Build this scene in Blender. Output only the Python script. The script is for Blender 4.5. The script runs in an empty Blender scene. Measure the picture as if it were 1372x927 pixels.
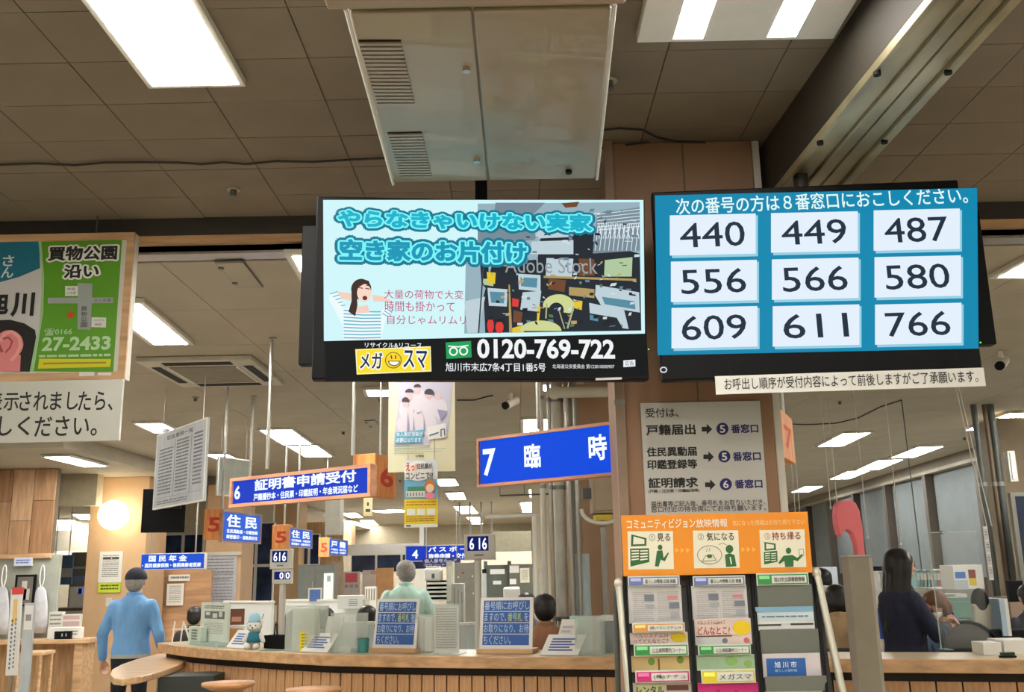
import bpy, bmesh, math, random
from mathutils import Vector, Matrix
random.seed(7)
SC = bpy.context.scene
COL = SC.collection
# ---------------------------------------------------------------- camera
FPX, CX, CY = 1300.0, 686.0, 463.5
PITCH, ROLL, EYE = math.radians(12.9), 0.02, 1.6
cam_d = bpy.data.cameras.new('camera'); CAM = bpy.data.objects.new('camera', cam_d); COL.objects.link(CAM)
cam_d.sensor_width = 36.0; cam_d.sensor_fit = 'HORIZONTAL'; cam_d.lens = 36.0*FPX/1372.0
cam_d.clip_start = 0.05; cam_d.clip_end = 200
fwd = Vector((0, math.cos(PITCH), math.sin(PITCH)))
u0 = Vector((0, -math.sin(PITCH), math.cos(PITCH)))
cr, sr = math.cos(ROLL), math.sin(ROLL)
rgt = cr*Vector((1, 0, 0)) - sr*u0
upv = cr*u0 + sr*Vector((1, 0, 0))
EYEV = Vector((0, 0, EYE))
CAM.matrix_world = Matrix.Translation(EYEV) @ Matrix((rgt, upv, -fwd)).transposed().to_4x4()
SC.camera = CAM
# ---------------------------------------------------------------- world, exposure
wd = bpy.data.worlds.new('world'); SC.world = wd; wd.use_nodes = True
wd.node_tree.nodes['Background'].inputs[0].default_value = (0.10, 0.13, 0.20, 1)
wd.node_tree.nodes['Background'].inputs[1].default_value = 0.5
SC.view_settings.view_transform = 'Standard'; SC.view_settings.look = 'None'
SC.view_settings.exposure = 0.0; SC.view_settings.gamma = 1.0; SC.view_settings.use_curve_mapping = False
SC.cycles.use_denoising = True
SC.cycles.max_bounces = 7; SC.cycles.diffuse_bounces = 5; SC.cycles.transparent_max_bounces = 12
SC.cycles.sample_clamp_indirect = 6.0
LAMP = 54.0         # strength of every ceiling light's diffuser
HN, HF = 3.29, 3.12 # lobby ceiling, office ceiling

def ray(px, py):
    return (fwd + rgt*((px-CX)/FPX) + upv*((CY-py)/FPX))
def at(px, py, Y):
    d = ray(px, py); return EYEV + d*(Y/d.y)
def atz(px, py, z):
    d = ray(px, py); return EYEV + d*((z-EYE)/d.z)

# ---------------------------------------------------------------- materials
def lin(c):
    c = c/255.0
    return c/12.92 if c <= 0.04045 else ((c+0.055)/1.055)**2.4
MATS = {}
def mat(name, rgb, rough=0.55, metal=0.0, em=0.0, var=0.05, scale=9.0, bump=0.0, wood=None, trans=0.0, alpha=1.0, spec=None, stretch=(1, 1, 1)):
    if name in MATS: return MATS[name]
    m = bpy.data.materials.new(name); m.use_nodes = True; MATS[name] = m
    nt = m.node_tree; N = nt.nodes; L = nt.links
    b = N['Principled BSDF']
    col = (lin(rgb[0]), lin(rgb[1]), lin(rgb[2]), 1)
    b.inputs['Roughness'].default_value = rough; b.inputs['Metallic'].default_value = metal
    if spec is not None: b.inputs['Specular IOR Level'].default_value = spec
    b.inputs['Base Color'].default_value = col
    if em > 0:
        b.inputs['Base Color'].default_value = (0.01, 0.01, 0.01, 1); b.inputs['Specular IOR Level'].default_value = 0.0
        b.inputs['Emission Color'].default_value = col; b.inputs['Emission Strength'].default_value = em
        return m
    if trans: b.inputs['Transmission Weight'].default_value = trans; b.inputs['IOR'].default_value = 1.1
    if alpha < 1: b.inputs['Alpha'].default_value = alpha
    if var or wood or bump:
        tc = N.new('ShaderNodeTexCoord'); mp = N.new('ShaderNodeMapping'); L.new(tc.outputs['Object'], mp.inputs[0])
        mp.inputs['Scale'].default_value = (6, 6, 0.7) if wood == 'v' else (0.7, 6, 6) if wood == 'h' else stretch
        nz = N.new('ShaderNodeTexNoise'); nz.inputs['Scale'].default_value = scale; nz.inputs['Detail'].default_value = 4
        L.new(mp.outputs[0], nz.inputs['Vector'])
        v = 0.28 if wood else var*2
        rp = N.new('ShaderNodeValToRGB'); L.new(nz.outputs['Fac'], rp.inputs[0])
        rp.color_ramp.elements[0].position = 0.3; rp.color_ramp.elements[1].position = 0.7
        rp.color_ramp.elements[0].color = tuple(c*(1-v) for c in col[:3])+(1,)
        rp.color_ramp.elements[1].color = tuple(min(1, c*(1+v*0.7)) for c in col[:3])+(1,)
        L.new(rp.outputs[0], b.inputs['Base Color'])
        if bump:
            bp = N.new('ShaderNodeBump'); bp.inputs['Strength'].default_value = bump; bp.inputs['Distance'].default_value = 0.01
            L.new(nz.outputs['Fac'], bp.inputs['Height']); L.new(bp.outputs[0], b.inputs['Normal'])
    return m
def em(r, g, b, s=1.0): return mat('lit_%d_%d_%d_%g' % (r, g, b, s), (r, g, b), em=s)
def ink(r, g, b): return mat('ink_%d_%d_%d' % (r, g, b), (r, g, b), 0.6, var=0)

# ---------------------------------------------------------------- mesh builder
class MB:
    def __init__(s): s.v = []; s.f = []; s.sm = []
    def add(s, vs, fs, smooth=False):
        o = len(s.v); s.v += [tuple(v) for v in vs]
        for f in fs: s.f.append([i+o for i in f]); s.sm.append(smooth)
        return s
    def box(s, x0, x1, y0, y1, z0, z1, M=None):
        vs = [Vector((x, y, z)) for z in (z0, z1) for y in (y0, y1) for x in (x0, x1)]
        if M: vs = [M @ v for v in vs]
        return s.add(vs, [(0, 2, 3, 1), (4, 5, 7, 6), (0, 1, 5, 4), (2, 6, 7, 3), (0, 4, 6, 2), (1, 3, 7, 5)])
    def quadprism(s, pts, z0, z1):   # pts: footprint list of (x,y)
        n = len(pts); vs = [(p[0], p[1], z0) for p in pts]+[(p[0], p[1], z1) for p in pts]
        return s.add(vs, [list(range(n))[::-1], list(range(n, 2*n))]+[(i, (i+1) % n, (i+1) % n+n, i+n) for i in range(n)])
    def face(s, pts, y, t=0.0):      # pts (x,z) in the plane y, optional thickness t towards +y
        n = len(pts)
        a = sum(pts[i][0]*pts[(i+1) % n][1]-pts[(i+1) % n][0]*pts[i][1] for i in range(n))
        if a < 0: pts = pts[::-1]
        if t == 0: return s.add([(p[0], y, p[1]) for p in pts], [list(range(n))])
        vs = [(p[0], y, p[1]) for p in pts]+[(p[0], y+t, p[1]) for p in pts]
        return s.add(vs, [list(range(n)), list(range(n, 2*n))[::-1]]+[(i, i+n, (i+1) % n+n, (i+1) % n) for i in range(n)])
    def tube(s, pts, r, n=10, r1=None, caps=True):
        pts = [Vector(p) for p in pts]; k = len(pts); rings = []
        for i, p in enumerate(pts):
            d = (pts[min(i+1, k-1)]-pts[max(i-1, 0)]).normalized()
            a = d.cross(Vector((0, 0, 1)))
            if a.length < 1e-3: a = d.cross(Vector((0, 1, 0)))
            a.normalize(); b = d.cross(a)
            rr = r if r1 is None else r+(r1-r)*i/(k-1)
            rings.append([p+a*math.cos(2*math.pi*j/n)*rr+b*math.sin(2*math.pi*j/n)*rr for j in range(n)])
        vs = [v for rg in rings for v in rg]
        fs = [(i*n+j, i*n+(j+1) % n, (i+1)*n+(j+1) % n, (i+1)*n+j) for i in range(k-1) for j in range(n)]
        s.add(vs, fs, True)
        if caps: s.add(rings[0], [list(range(n))[::-1]]); s.add(rings[-1], [list(range(n))])
        return s
    def ell(s, c, r, n=16, m=10, M=None):
        vs = [Vector((0, 0, -1))]; 
        for i in range(1, m):
            t = -math.pi/2+math.pi*i/m
            vs += [Vector((math.cos(t)*math.cos(2*math.pi*j/n), math.cos(t)*math.sin(2*math.pi*j/n), math.sin(t))) for j in range(n)]
        vs.append(Vector((0, 0, 1))); L_ = len(vs)-1
        vs = [Vector((v.x*r[0], v.y*r[1], v.z*r[2])) for v in vs]
        if M: vs = [M @ v for v in vs]
        vs = [v+Vector(c) for v in vs]
        fs = [(0, 1+(j+1) % n, 1+j) for j in range(n)]
        for i in range(m-2): fs += [(1+i*n+j, 1+i*n+(j+1) % n, 1+(i+1)*n+(j+1) % n, 1+(i+1)*n+j) for j in range(n)]
        fs += [(1+(m-2)*n+j, 1+(m-2)*n+(j+1) % n, L_) for j in range(n)]
        return s.add(vs, fs, True)
    def loft(s, secs, n=20):  # (cx, cy, z, rx, ry)
        vs = [(c[0]+c[3]*math.cos(2*math.pi*j/n), c[1]+c[4]*math.sin(2*math.pi*j/n), c[2]) for c in secs for j in range(n)]
        k = len(secs)
        s.add(vs, [(i*n+j, i*n+(j+1) % n, (i+1)*n+(j+1) % n, (i+1)*n+j) for i in range(k-1) for j in range(n)]
              + [list(range(n))[::-1], list(range((k-1)*n, k*n))], True)
        return s
    def cap(s, p0, r0, p1, r1):
        s.ell(p0, (r0,)*3, 12, 8); s.ell(p1, (r1,)*3, 12, 8); s.tube([p0, p1], r0, 12, r1)
        return s
    def mesh(s, name):
        me = bpy.data.meshes.new(name); me.from_pydata([tuple(v) for v in s.v], [], s.f)
        me.polygons.foreach_set('use_smooth', s.sm); me.update(); return me
    def obj(s, name, m, parent=None, bev=0, seg=2):
        return link(name, s.mesh(name), m, parent, bev, seg)
def link(name, me, m, parent=None, bev=0, seg=2):
    if m is not None and not me.materials: me.materials.append(m)
    o = bpy.data.objects.new(name, me); COL.objects.link(o)
    if parent is not None: o.parent = parent
    if bev:
        b = o.modifiers.new('bevel', 'BEVEL'); b.width = bev; b.segments = seg; b.limit_method = 'ANGLE'
    return o
def struct(o, name=None):
    o['kind'] = 'structure'; return o
def T(name, label, cat, loc=(0, 0, 0), rz=0, group=None):
    o = bpy.data.objects.new(name, None); COL.objects.link(o); o.empty_display_size = 0.1
    o.location = loc; o.rotation_euler = (0, 0, rz)
    o['label'] = label; o['category'] = cat
    if group: o['group'] = group
    return o
def box(name, parent, m, x0, x1, y0, y1, z0, z1, bev=0):
    return MB().box(x0, x1, y0, y1, z0, z1).obj(name, m, parent, bev)

# ---------------------------------------------------------------- lettering
_TX = {}
def text_mesh(txt, bold=0.0, line=0.0):
    if bold and not line: line, bold = bold, 0.0
    key = (txt, bold, line)
    if key in _TX: return _TX[key]
    cu = bpy.data.curves.new('lettering', 'FONT'); cu.body = txt; cu.resolution_u = 3
    cu.fill_mode = 'FRONT' if not line else 'BOTH'
    if bold: cu.offset = bold
    if line: cu.bevel_depth = line; cu.bevel_resolution = 1
    ob = bpy.data.objects.new('lettering', cu); COL.objects.link(ob)
    dg = bpy.context.evaluated_depsgraph_get()
    me = bpy.data.meshes.new_from_object(ob.evaluated_get(dg), depsgraph=dg)
    bpy.data.objects.remove(ob); bpy.data.curves.remove(cu)
    vs = [v.co.copy() for v in me.vertices]; fs = [tuple(p.vertices) for p in me.polygons]
    bpy.data.meshes.remove(me)
    _TX[key] = (vs, fs); return _TX[key]
def text_bounds(txt):
    vs, _ = text_mesh(txt)
    return min(v.x for v in vs), max(v.x for v in vs), min(v.y for v in vs), max(v.y for v in vs)
def add_text(mb, txt, x0, x1, z0, z1, y, bold=0.0, line=0.0, thick=0.0004):
    if line < 0:      # round halo: the lettering stamped around a small circle
        bx0, bx1, by0, by1 = text_bounds(txt); sx = (x1-x0)/(bx1-bx0); sz = (z1-z0)/(by1-by0)
        for i in range(14):
            a = i*math.pi/7; dx, dz = -line*math.cos(a)*sx, -line*math.sin(a)*sz
            add_text(mb, txt, x0+dx, x1+dx, z0+dz, z1+dz, y+0.00003*i, 0.03)
        return
    bx0, bx1, by0, by1 = text_bounds(txt)
    vs, fs = text_mesh(txt, bold, line)
    sx = (x1-x0)/(bx1-bx0); sz = (z1-z0)/(by1-by0)
    zz = max([abs(v.z) for v in vs]+[1e-6])
    mb.add([(x0+(v.x-bx0)*sx, y-(v.z/zz)*thick, z0+(v.y-by0)*sz) for v in vs], fs)

# ---------------------------------------------------------------- upright frame: local x along the front, y into depth, z up
class F:
    def __init__(s, name, label, cat, tl, br, Yl, Yr=None, group=None):
        Yr = Yl if Yr is None else Yr
        A = at(tl[0], tl[1], Yl); B = at(br[0], br[1], Yr)
        s.o = Vector((A.x, A.y, B.z)); d = Vector((B.x-A.x, B.y-A.y, 0)); s.W = d.length; s.u = d.normalized()
        s.n = Vector((-s.u.y, s.u.x, 0)); s.H = A.z-B.z; s.rz = math.atan2(s.u.y, s.u.x)
        s.e = T(name, label, cat, s.o, s.rz, group) if name else None
        s.m = (0, 0, 1); s.lay = 0
    def uv(s, px, py):
        px = s.m[0]+px*s.m[2]; py = s.m[1]+py*s.m[2]
        d = ray(px, py); t = (s.o-EYEV).dot(s.n)/d.dot(s.n); p = EYEV+d*t-s.o
        return p.dot(s.u), p.z
    def hang(s, z, xs=(.1, .9), r=.004, m=None, y=.01, name='hanging_wire'):
        for x in xs: MB().tube([(x*s.W, y, s.H), (x*s.W, y, z-s.o.z-.001)], r, 6).obj(name, m or MATS['brushed_steel'], s.e)
    def body(s, m, t=0.02, name='panel', bev=0.002, x0=None, x1=None):
        return box(name, s.e, m, 0 if x0 is None else x0, s.W if x1 is None else x1, 0, t, 0, s.H, bev)
    def polys(s, name, m, pl, lay=1):
        mb = MB()
        for i, p in enumerate(pl): mb.face([s.uv(*q) for q in p], -0.0012*lay-min(i, 30)*3e-5)
        return mb.obj(name, m, s.e)
    def rects(s, name, m, rl, lay=1, t=0.0):
        mb = MB()
        for r in rl:
            x0, z1 = s.uv(r[0], r[1]); x1, z0 = s.uv(r[2], r[3])
            mb.face([(x0, z0), (x1, z0), (x1, z1), (x0, z1)], -0.0012*lay-t, t)
        return mb.obj(name, m, s.e)
    def frects(s, name, m, rl, lay=1, t=0.0):   # fractions of the face, y from the top
        mb = MB()
        for a, b, c, d in rl:
            mb.face([(a*s.W, (1-d)*s.H), (c*s.W, (1-d)*s.H), (c*s.W, (1-b)*s.H), (a*s.W, (1-b)*s.H)], -0.0012*lay-t, t)
        return mb.obj(name, m, s.e)
    def text(s, m, items, lay=2, bold=0.0, line=0.0, name='lettering'):
        mb = MB()
        for it in items:
            x0, z1 = s.uv(it[1], it[2]); x1, z0 = s.uv(it[3], it[4])
            add_text(mb, it[0], x0, x1, z0, z1, -0.0012*lay, it[5] if len(it) > 5 else bold, line)
        return mb.obj(name, m, s.e)
    def ftext(s, m, items, lay=2, bold=0.0, line=0.0, name='lettering'):
        mb = MB()
        for it in items:
            add_text(mb, it[0], it[1]*s.W, it[3]*s.W, (1-it[4])*s.H, (1-it[2])*s.H, -0.0012*lay, bold, line)
        return mb.obj(name, m, s.e)
    def frame(s, m, w, d0, d1, name='frame', sub=None):
        W, H = s.W, s.H; mb = MB()
        mb.box(0, W, d0, d1, 0, w); mb.box(0, W, d0, d1, H-w, H); mb.box(0, w, d0, d1, w, H-w); mb.box(W-w, W, d0, d1, w, H-w)
        return mb.obj(name, m, s.e)
    def lines(s, m, x0, y0, x1, y1, n, fill=0.45, lay=2, seed=1, name='print_lines'):
        rr = random.Random(seed); rl = []
        for i in range(n):
            a = y0+(y1-y0)*i/n; b = a+(y1-y0)/n*fill; x = x0
            while x < x1-0.01:
                w = rr.uniform(0.05, 0.22)*(x1-x0); e = min(x+w, x1); rl.append((x, a, e, b)); x = e+0.02*(x1-x0)
        return s.frects(name, m, rl, lay)
def circ(cx, cy, rx, ry=None, n=24, a0=0, a1=2*math.pi):
    ry = ry or rx
    return [(cx+rx*math.cos(a0+(a1-a0)*i/n), cy+ry*math.sin(a0+(a1-a0)*i/n)) for i in range(n if a1-a0 > 6.2 else n+1)]
def thin_line(pts, w):          # polyline drawn as a list of quads, pixel space
    out = []
    for (a, b), (c, d) in zip(pts[:-1], pts[1:]):
        L_ = math.hypot(c-a, d-b) or 1; nx, ny = -(d-b)/L_*w/2, (c-a)/L_*w/2; ex, ey = (c-a)/L_*w*.3, (d-b)/L_*w*.3
        out.append([(a+nx-ex, b+ny-ey), (c+nx+ex, d+ny+ey), (c-nx+ex, d-ny+ey), (a-nx-ex, b-ny-ey)])
    return out
# ================================================================ SETTING
M_ceil = mat('ceiling_board', (132, 120, 103), 0.75, var=0.07, scale=2.5, bump=0.05)
M_ceil2 = mat('office_ceiling_board', (176, 169, 152), 0.7, var=0.04, scale=2.0)
M_joint = mat('ceiling_joint', (112, 101, 85), 0.9)
M_dark = mat('dark_fascia', (52, 50, 46), 0.6)
M_brown = mat('brown_wall_paint', (180, 148, 122), 0.6, var=0.04, scale=3)
M_tan = mat('tan_wall', (214, 178, 138), 0.6, var=0.04, scale=3)
M_cream = mat('cream_wall', (226, 218, 196), 0.6, var=0.03)
M_floor = mat('floor_vinyl', (176, 168, 152), 0.35, var=0.05, scale=3)
M_white = mat('white_paint', (228, 228, 224), 0.45, var=0.02)
M_offw = mat('off_white_plastic', (214, 212, 202), 0.45, var=0.02)
M_grey = mat('grey_steel', (150, 150, 144), 0.4, 0.3, var=0.03)
M_dgrey = mat('dark_grey_steel', (92, 98, 96), 0.45, 0.2, var=0.03)
M_black = mat('black_plastic', (20, 21, 23), 0.55, var=0, spec=.15)
M_chrome = mat('brushed_steel', (190, 188, 182), 0.28, 0.85, var=0.03)
M_wood = mat('beech_wood', (216, 180, 138), 0.28, wood='h', scale=5, bump=0.03)
M_woodv = mat('beech_wood_upright', (196, 156, 114), 0.45, wood='v', scale=5, bump=0.03)
M_wood2 = mat('pale_wood_board', (204, 166, 126), 0.5, wood='h', scale=4)
M_orange_wood = mat('orange_wood_plate', (240, 158, 92), 0.5, wood='v', scale=5)
M_paper = mat('white_paper', (232, 232, 228), 0.7, var=0.01)
M_glassp = mat('clear_acrylic', (235, 245, 242), 0.05, var=0, alpha=0.05)
M_glasse = mat('acrylic_edge', (190, 215, 210), 0.15, var=0, alpha=0.55)

def ceiling_tiles(z, x0, x1, y0, y1, tx, ty, gap, m, name, th=0.012):
    par = T('ceiling', 'x', 'x'); del par['label']; del par['category']; par['kind'] = 'structure'; par.location = (0, 0, z)
    me = MB().box(gap/2, tx-gap/2, gap/2, ty-gap/2, 0, th).mesh('ceiling_tile'); me.materials.append(m)
    j = 0; y = y0
    while y < y1-0.01:
        x = x0 
        while x < x1-0.01:
            o = link('ceiling_tile', me, m, par); o.location = (x, y, random.uniform(-.0008, .0008)); x += tx
        y += ty; j += 1
    return par
c1 = ceiling_tiles(HN, -3.9, 4.2, 2.06, 4.44, 0.404, 0.303, 0.004, M_ceil, 'n')
box('backing', c1, M_joint, -14, 7.2, -4, 4.46, 0.012, 0.05)
# the plain part of the lobby ceiling above and behind the camera
o = box('ceiling', None, M_ceil, -14, 7.2, -4, 2.05, HN, HN+0.012); struct(o)
c2 = ceiling_tiles(HF, -6.3, 7.0, 4.62, 13.6, 0.91, 0.91, 0.004, M_ceil2, 'f')
box('backing', c2, M_joint, -14, 9, 4.5, 36, 0.014, 0.19)
o = box('ceiling', None, M_ceil2, -14, 9, 13.72, 36, HF, HF+0.012); struct(o)
o = box('floor', None, M_floor, -14.2, 9.2, -4.2, 36, -0.1, 0); struct(o)
def wall(name, m, *b): return struct(box(name, None, m, *b))
wall('wall_back', M_cream, -14.2, 9.2, -4.2, -4.0, 0, 3.4)
wall('wall_left', M_cream, -14.2, -14.0, -4, 36, 0, 3.4)
wall('wall_right', M_cream, 7.2, 7.4, -4, 11.2, 0, 3.4)
wall('wall_far', M_tan, -14.2, 9.2, 35.5, 35.7, 0, 3.3)
# fascia between lobby and office, with a wood lip and a bright rail under it
struct(box('trim_1', None, M_dark, -14, 7.2, 4.45, 4.60, 3.205, 3.305))
struct(box('trim_2', None, M_wood2, -14, 7.2, 4.46, 4.62, 3.165, 3.204))
struct(box('trim_3', None, M_chrome, -14, 7.2, 4.50, 4.60, 3.122, 3.164))
# left soffit over the windows side
struct(box('ceiling', None, M_ceil2, -14, -4.85, 10.4, 36, 2.96, 3.115))
# window wall on the right, receding
A = atz(1372, 579, HF); B = atz(1060, 674, HF); 
dr = (B-A).normalized(); A0 = A-dr*5.0; B0 = B+dr*9
Lw = (B0-A0).length; rzw = math.atan2(dr.y, dr.x)
ww = bpy.data.objects.new('wall_window_side', None); COL.objects.link(ww); ww.location = (A0.x, A0.y, 0); ww.rotation_euler = (0, 0, rzw); ww['kind'] = 'structure'
M_night = mat('night_glass', (34, 44, 66), 0.08, var=0)
M_blind = mat('grey_roller_blind', (104, 112, 114), 0.8, var=0.04, scale=4)
box('sill_wall', ww, M_offw, 0, Lw, -0.25, 0, 0, 0.85)
box('head_band', ww, mat('soffit_dark_band', (120, 112, 98), 0.7), 0, Lw, -0.16, 0.0, 2.98, HF)  # darker band where the window wall meets the ceiling
box('head_trim', ww, mat('dull_trim', (150, 144, 128), .6), 0, Lw, -0.14, 0.03, 2.93, 2.98)
box('glass', ww, M_night, 0, Lw, -0.22, -0.2, 0.85, 2.95)
k = 0; x = 0.2
while x < Lw-1.5:
    box('pier', ww, mat('pier_brown', (70, 62, 54), 0.6), x, x+0.14, -0.22, 0.02, 0.85, 2.94)
    b0 = box('roller_blind', ww, M_blind, x+0.16, x+2.05, -0.12, -0.1, (1.35, 1.05, 1.5)[k % 3], 2.93)
    box('mullion', ww, M_dgrey, x+1.16, x+1.2, -0.2, -0.13, 0.85, 2.94)
    x += 2.1; k += 1

# near pillar (front face Y=3.69) with its joint and side trim
def pillar(name, tlx, brx, ypx, Y, z1, depth, m, base=0.0, gaps=()):
    a = at(tlx, ypx, Y); b = at(brx, ypx, Y)
    o = struct(box(name, None, m, a.x, b.x, Y, Y+depth, base, z1, 0.008)); return a.x, b.x
px0, px1 = pillar('pillar_1', 839, 1040, 600, 3.69, HN, 0.62, mat('near_pillar_brown', (152, 118, 92), 0.6, var=0.04, scale=3))
struct(box('trim_4', None, M_joint, (px0+px1)/2-0.003, (px0+px1)/2+0.003, 3.686, 3.692, 0, HN))
struct(box('trim_5', None, M_offw, px1+0.002, px1+0.03, 3.70, 4.4, 0, HN))
pillar('pillar_2', 748, 905, 760, 8.0, HF, 0.9, M_brown)
pillar('pillar_3', 113, 192, 780, 13.7, 2.96, 0.8, M_tan)
pillar('pillar_4', 273, 322, 780, 15.2, 2.96, 0.7, M_tan)
pillar('pillar_5', 364, 399, 780, 19.0, 2.96, 0.7, M_tan)
pillar('pillar_6', 455, 470, 760, 27.0, 2.96, 0.7, M_tan)
for a_, b_ in ((715, 738),):
    pillar('pillar_7', a_, b_, 780, 16.0, HF, 0.4, M_cream)
# ceiling duct running towards the camera on the right
zb = 3.03
l0, l1 = atz(1250, 0, zb), atz(1052, 243, zb); r0, r1 = atz(1368, 0, zb), atz(1146, 240, zb)
def ext(p, q, Y): t = (Y-p.y)/(q.y-p.y); return p+(q-p)*t
ql = [ext(l0, l1, 1.2), ext(l0, l1, 4.44)]; qr = [ext(r0, r1, 1.2), ext(r0, r1, 4.44)]
duct = T('ceiling_duct', 'long galvanised ceiling duct running overhead behind the number screen', 'duct', (ql[1].x, ql[1].y, zb))
def rel(p, o): return (p.x-o.x, p.y-o.y)
D0 = Vector((ql[1].x, ql[1].y, zb))
M_duct = mat('galvanised_duct', (170, 160, 128), 0.35, 0.35, var=0.2, scale=6, stretch=(1, 0.5, 1))
M_ductd = mat('duct_shaded_side', (58, 52, 43), 0.6)  # shade on the duct's side painted into the casing colour
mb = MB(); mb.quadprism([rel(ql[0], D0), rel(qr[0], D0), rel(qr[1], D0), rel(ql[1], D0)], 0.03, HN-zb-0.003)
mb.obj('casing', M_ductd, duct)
def lerp(a, b, t): return a+(b-a)*t
for (t0, t1, dz, nm) in ((0.0, 0.07, 0, 'edge_rail'), (0.08, 0.36, 0.012, 'bottom_panel'), (0.365, 0.40, 0, 'edge_rail'), (0.41, 0.62, 0.016, 'bottom_panel'), (0.63, 0.86, 0.010, 'bottom_panel'), (0.87, 1.0, -0.004, 'edge_rail')):
    p = [lerp(ql[0], qr[0], t0), lerp(ql[0], qr[0], t1), lerp(ql[1], qr[1], t1), lerp(ql[1], qr[1], t0)]
    MB().quadprism([rel(q, D0) for q in p], dz, 0.031).obj(nm, M_duct, duct, 0.003)
for t in (0.03, 0.9):
    for s in (0.15, 0.3, 0.45, 0.6, 0.75, 0.88):
        p = lerp(lerp(ql[0], ql[1], s), lerp(qr[0], qr[1], s), t)-D0
        MB().tube([(p.x, p.y, -0.012), (p.x, p.y, 0.0)], 0.012, 8).obj('bolt', M_black, duct)
# ---------------------------------------------------------------- ceiling lights
M_lamp = em(255, 250, 240, LAMP)
M_lobby = em(255, 250, 240, 42.0)
M_strip = em(255, 250, 240, 26.0)
M_lampfar = em(255, 252, 246, LAMP*0.5)
GL = 'ceiling lights of the office'
def quad_light(q, z, label, group=GL, strength=None, rim=0.035, group_on=True):
    p = [atz(a, b, z) for a, b in q]          # near-left, near-right, far-right, far-left
    # make it a clean rectangle: centre, axis and mean sizes
    c = sum(p, Vector())/4; ax = ((p[2]+p[3])-(p[0]+p[1])).normalized()
    L_ = ((p[3]-p[0]).length+(p[2]-p[1]).length)/2; w = ((p[1]-p[0]).dot(Vector((ax.y, -ax.x, 0)))+(p[2]-p[3]).dot(Vector((ax.y, -ax.x, 0))))/2
    return light_at(c, ax, abs(w), L_, z, label, group if group_on else None, rim)
def light_at(c, ax, w, L_, z, label, group, rim=0.035):
    t = T('ceiling_light', label, 'light', (c.x, c.y, z-0.03), math.atan2(ax.y, ax.x)-math.pi/2, group)
    box('diffuser', t, M_lobby if z == HN else M_lamp if c.y < 12 else M_lampfar, -w/2, w/2, -L_/2, L_/2, 0.0, 0.012)
    f = MB(); W2, L2 = w/2+rim, L_/2+rim
    f.box(-W2, -w/2, -L2, L2, 0.002, 0.028); f.box(w/2, W2, -L2, L2, 0.002, 0.028)
    f.box(-w/2, w/2, -L2, -L_/2, 0.002, 0.028); f.box(-w/2, w/2, L_/2, L2, 0.002, 0.028)
    f.box(-w/2, w/2, -L_/2, L_/2, 0.013, 0.028)
    f.obj('frame', M_offw, t); return t
LIGHTS = [
 ([(137, 401), (186, 401), (248, 451), (211, 460)], 'long ceiling light beside the green map poster, above the cassette unit'),
 ([(393, 337), (450, 335), (480, 400), (430, 402)], 'ceiling light half hidden by the rear of the advert screen'),
 ([(350, 574), (390, 572), (415, 591), (381, 593)], 'nearer one of the joined ceiling light pair above the 6 sign'),
 ([(386, 595), (424, 594), (443, 608), (411, 610)], 'farther one of the joined ceiling light pair above the 6 sign'),
 ([(186, 566), (215, 562), (232, 572), (216, 580)], 'ceiling light just left of the top of the hanging list board'),
 ([(280, 608), (300, 604), (331, 618), (318, 622)], 'ceiling light right of the hanging list board, above the steel sign rods'),
 ([(262, 661), (282, 659), (297, 668), (280, 670)], 'ceiling light seen just under the lower corner of the hanging list board'),
 ([(52, 510), (91, 507), (106, 515), (76, 517)], 'ceiling light squeezed between the map poster and the white notice board'),
 ([(728, 511), (777, 511), (775, 518), (729, 519)], 'ceiling light just under the right end of the advert screen'),
 ([(702, 559), (742, 558), (739, 577), (702, 579)], 'square ceiling light behind the rod above the 7 sign'),
 ([(709, 654), (734, 654), (733, 664), (710, 664)], 'ceiling light just under the middle of the 7 sign'),
 ([(698, 672), (726, 671), (726, 684), (700, 685)], 'ceiling light second below the 7 sign, beside the pipes'),
 ([(490, 519), (524, 518), (523, 526), (496, 527)], 'ceiling light between the advert screen and the cream family poster'),
 ([(585, 641), (607, 639), (615, 648), (589, 649)], 'ceiling light at the lower right corner of the cream family poster'),
 ([(598, 659), (620, 658), (624, 667), (603, 668)], 'second ceiling light of the row right of the yellow flyer'),
 ([(609, 678), (632, 676), (640, 686), (619, 687)], 'third ceiling light of the row right of the yellow flyer'),
 ([(626, 692), (641, 691), (646, 697), (631, 698)], 'fourth ceiling light of the row, above the 616 call display'),
 ([(632, 700), (646, 700), (649, 704), (636, 705)], 'farthest ceiling light of the row above the 616 call display'),
 ([(460, 687), (476, 685), (485, 691), (469, 693)], 'small far ceiling light under the right end of the 6 sign'),
 ([(484, 697), (499, 695), (507, 702), (491, 703)], 'small far ceiling light above the orange 5 plate farthest off'),
 ([(505, 684), (522, 680), (542, 682), (530, 687)], 'far ceiling light left of the yellow flyer'),
 ([(1352, 550), (1400, 550), (1333, 572), (1297, 573)], 'ceiling light nearest the window side pillar, below the notice strip'),
 ([(1131, 578), (1164, 577), (1129, 595), (1096, 595)], 'single ceiling light above the red numeral, left of the row'),
 ([(1231, 596), (1262, 596), (1224, 610), (1194, 611)], 'second ceiling light of the row along the windows'),
 ([(1179, 614), (1207, 614), (1177, 627), (1149, 627)], 'third ceiling light of the row along the windows'),
 ([(1138, 629), (1163, 629), (1139, 639), (1112, 640)], 'fourth ceiling light of the row along the windows, above the red numeral'),
 ([(1079, 650), (1101, 650), (1084, 657), (1060, 658)], 'farthest ceiling light, above the orange rack header'),
 ([(1400, 330), (1452, 330), (1385, 364), (1336, 366)], 'ceiling light cut off by the frame beside the number screen'),
]
for q, lb in LIGHTS: quad_light(q, HF, lb)
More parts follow.
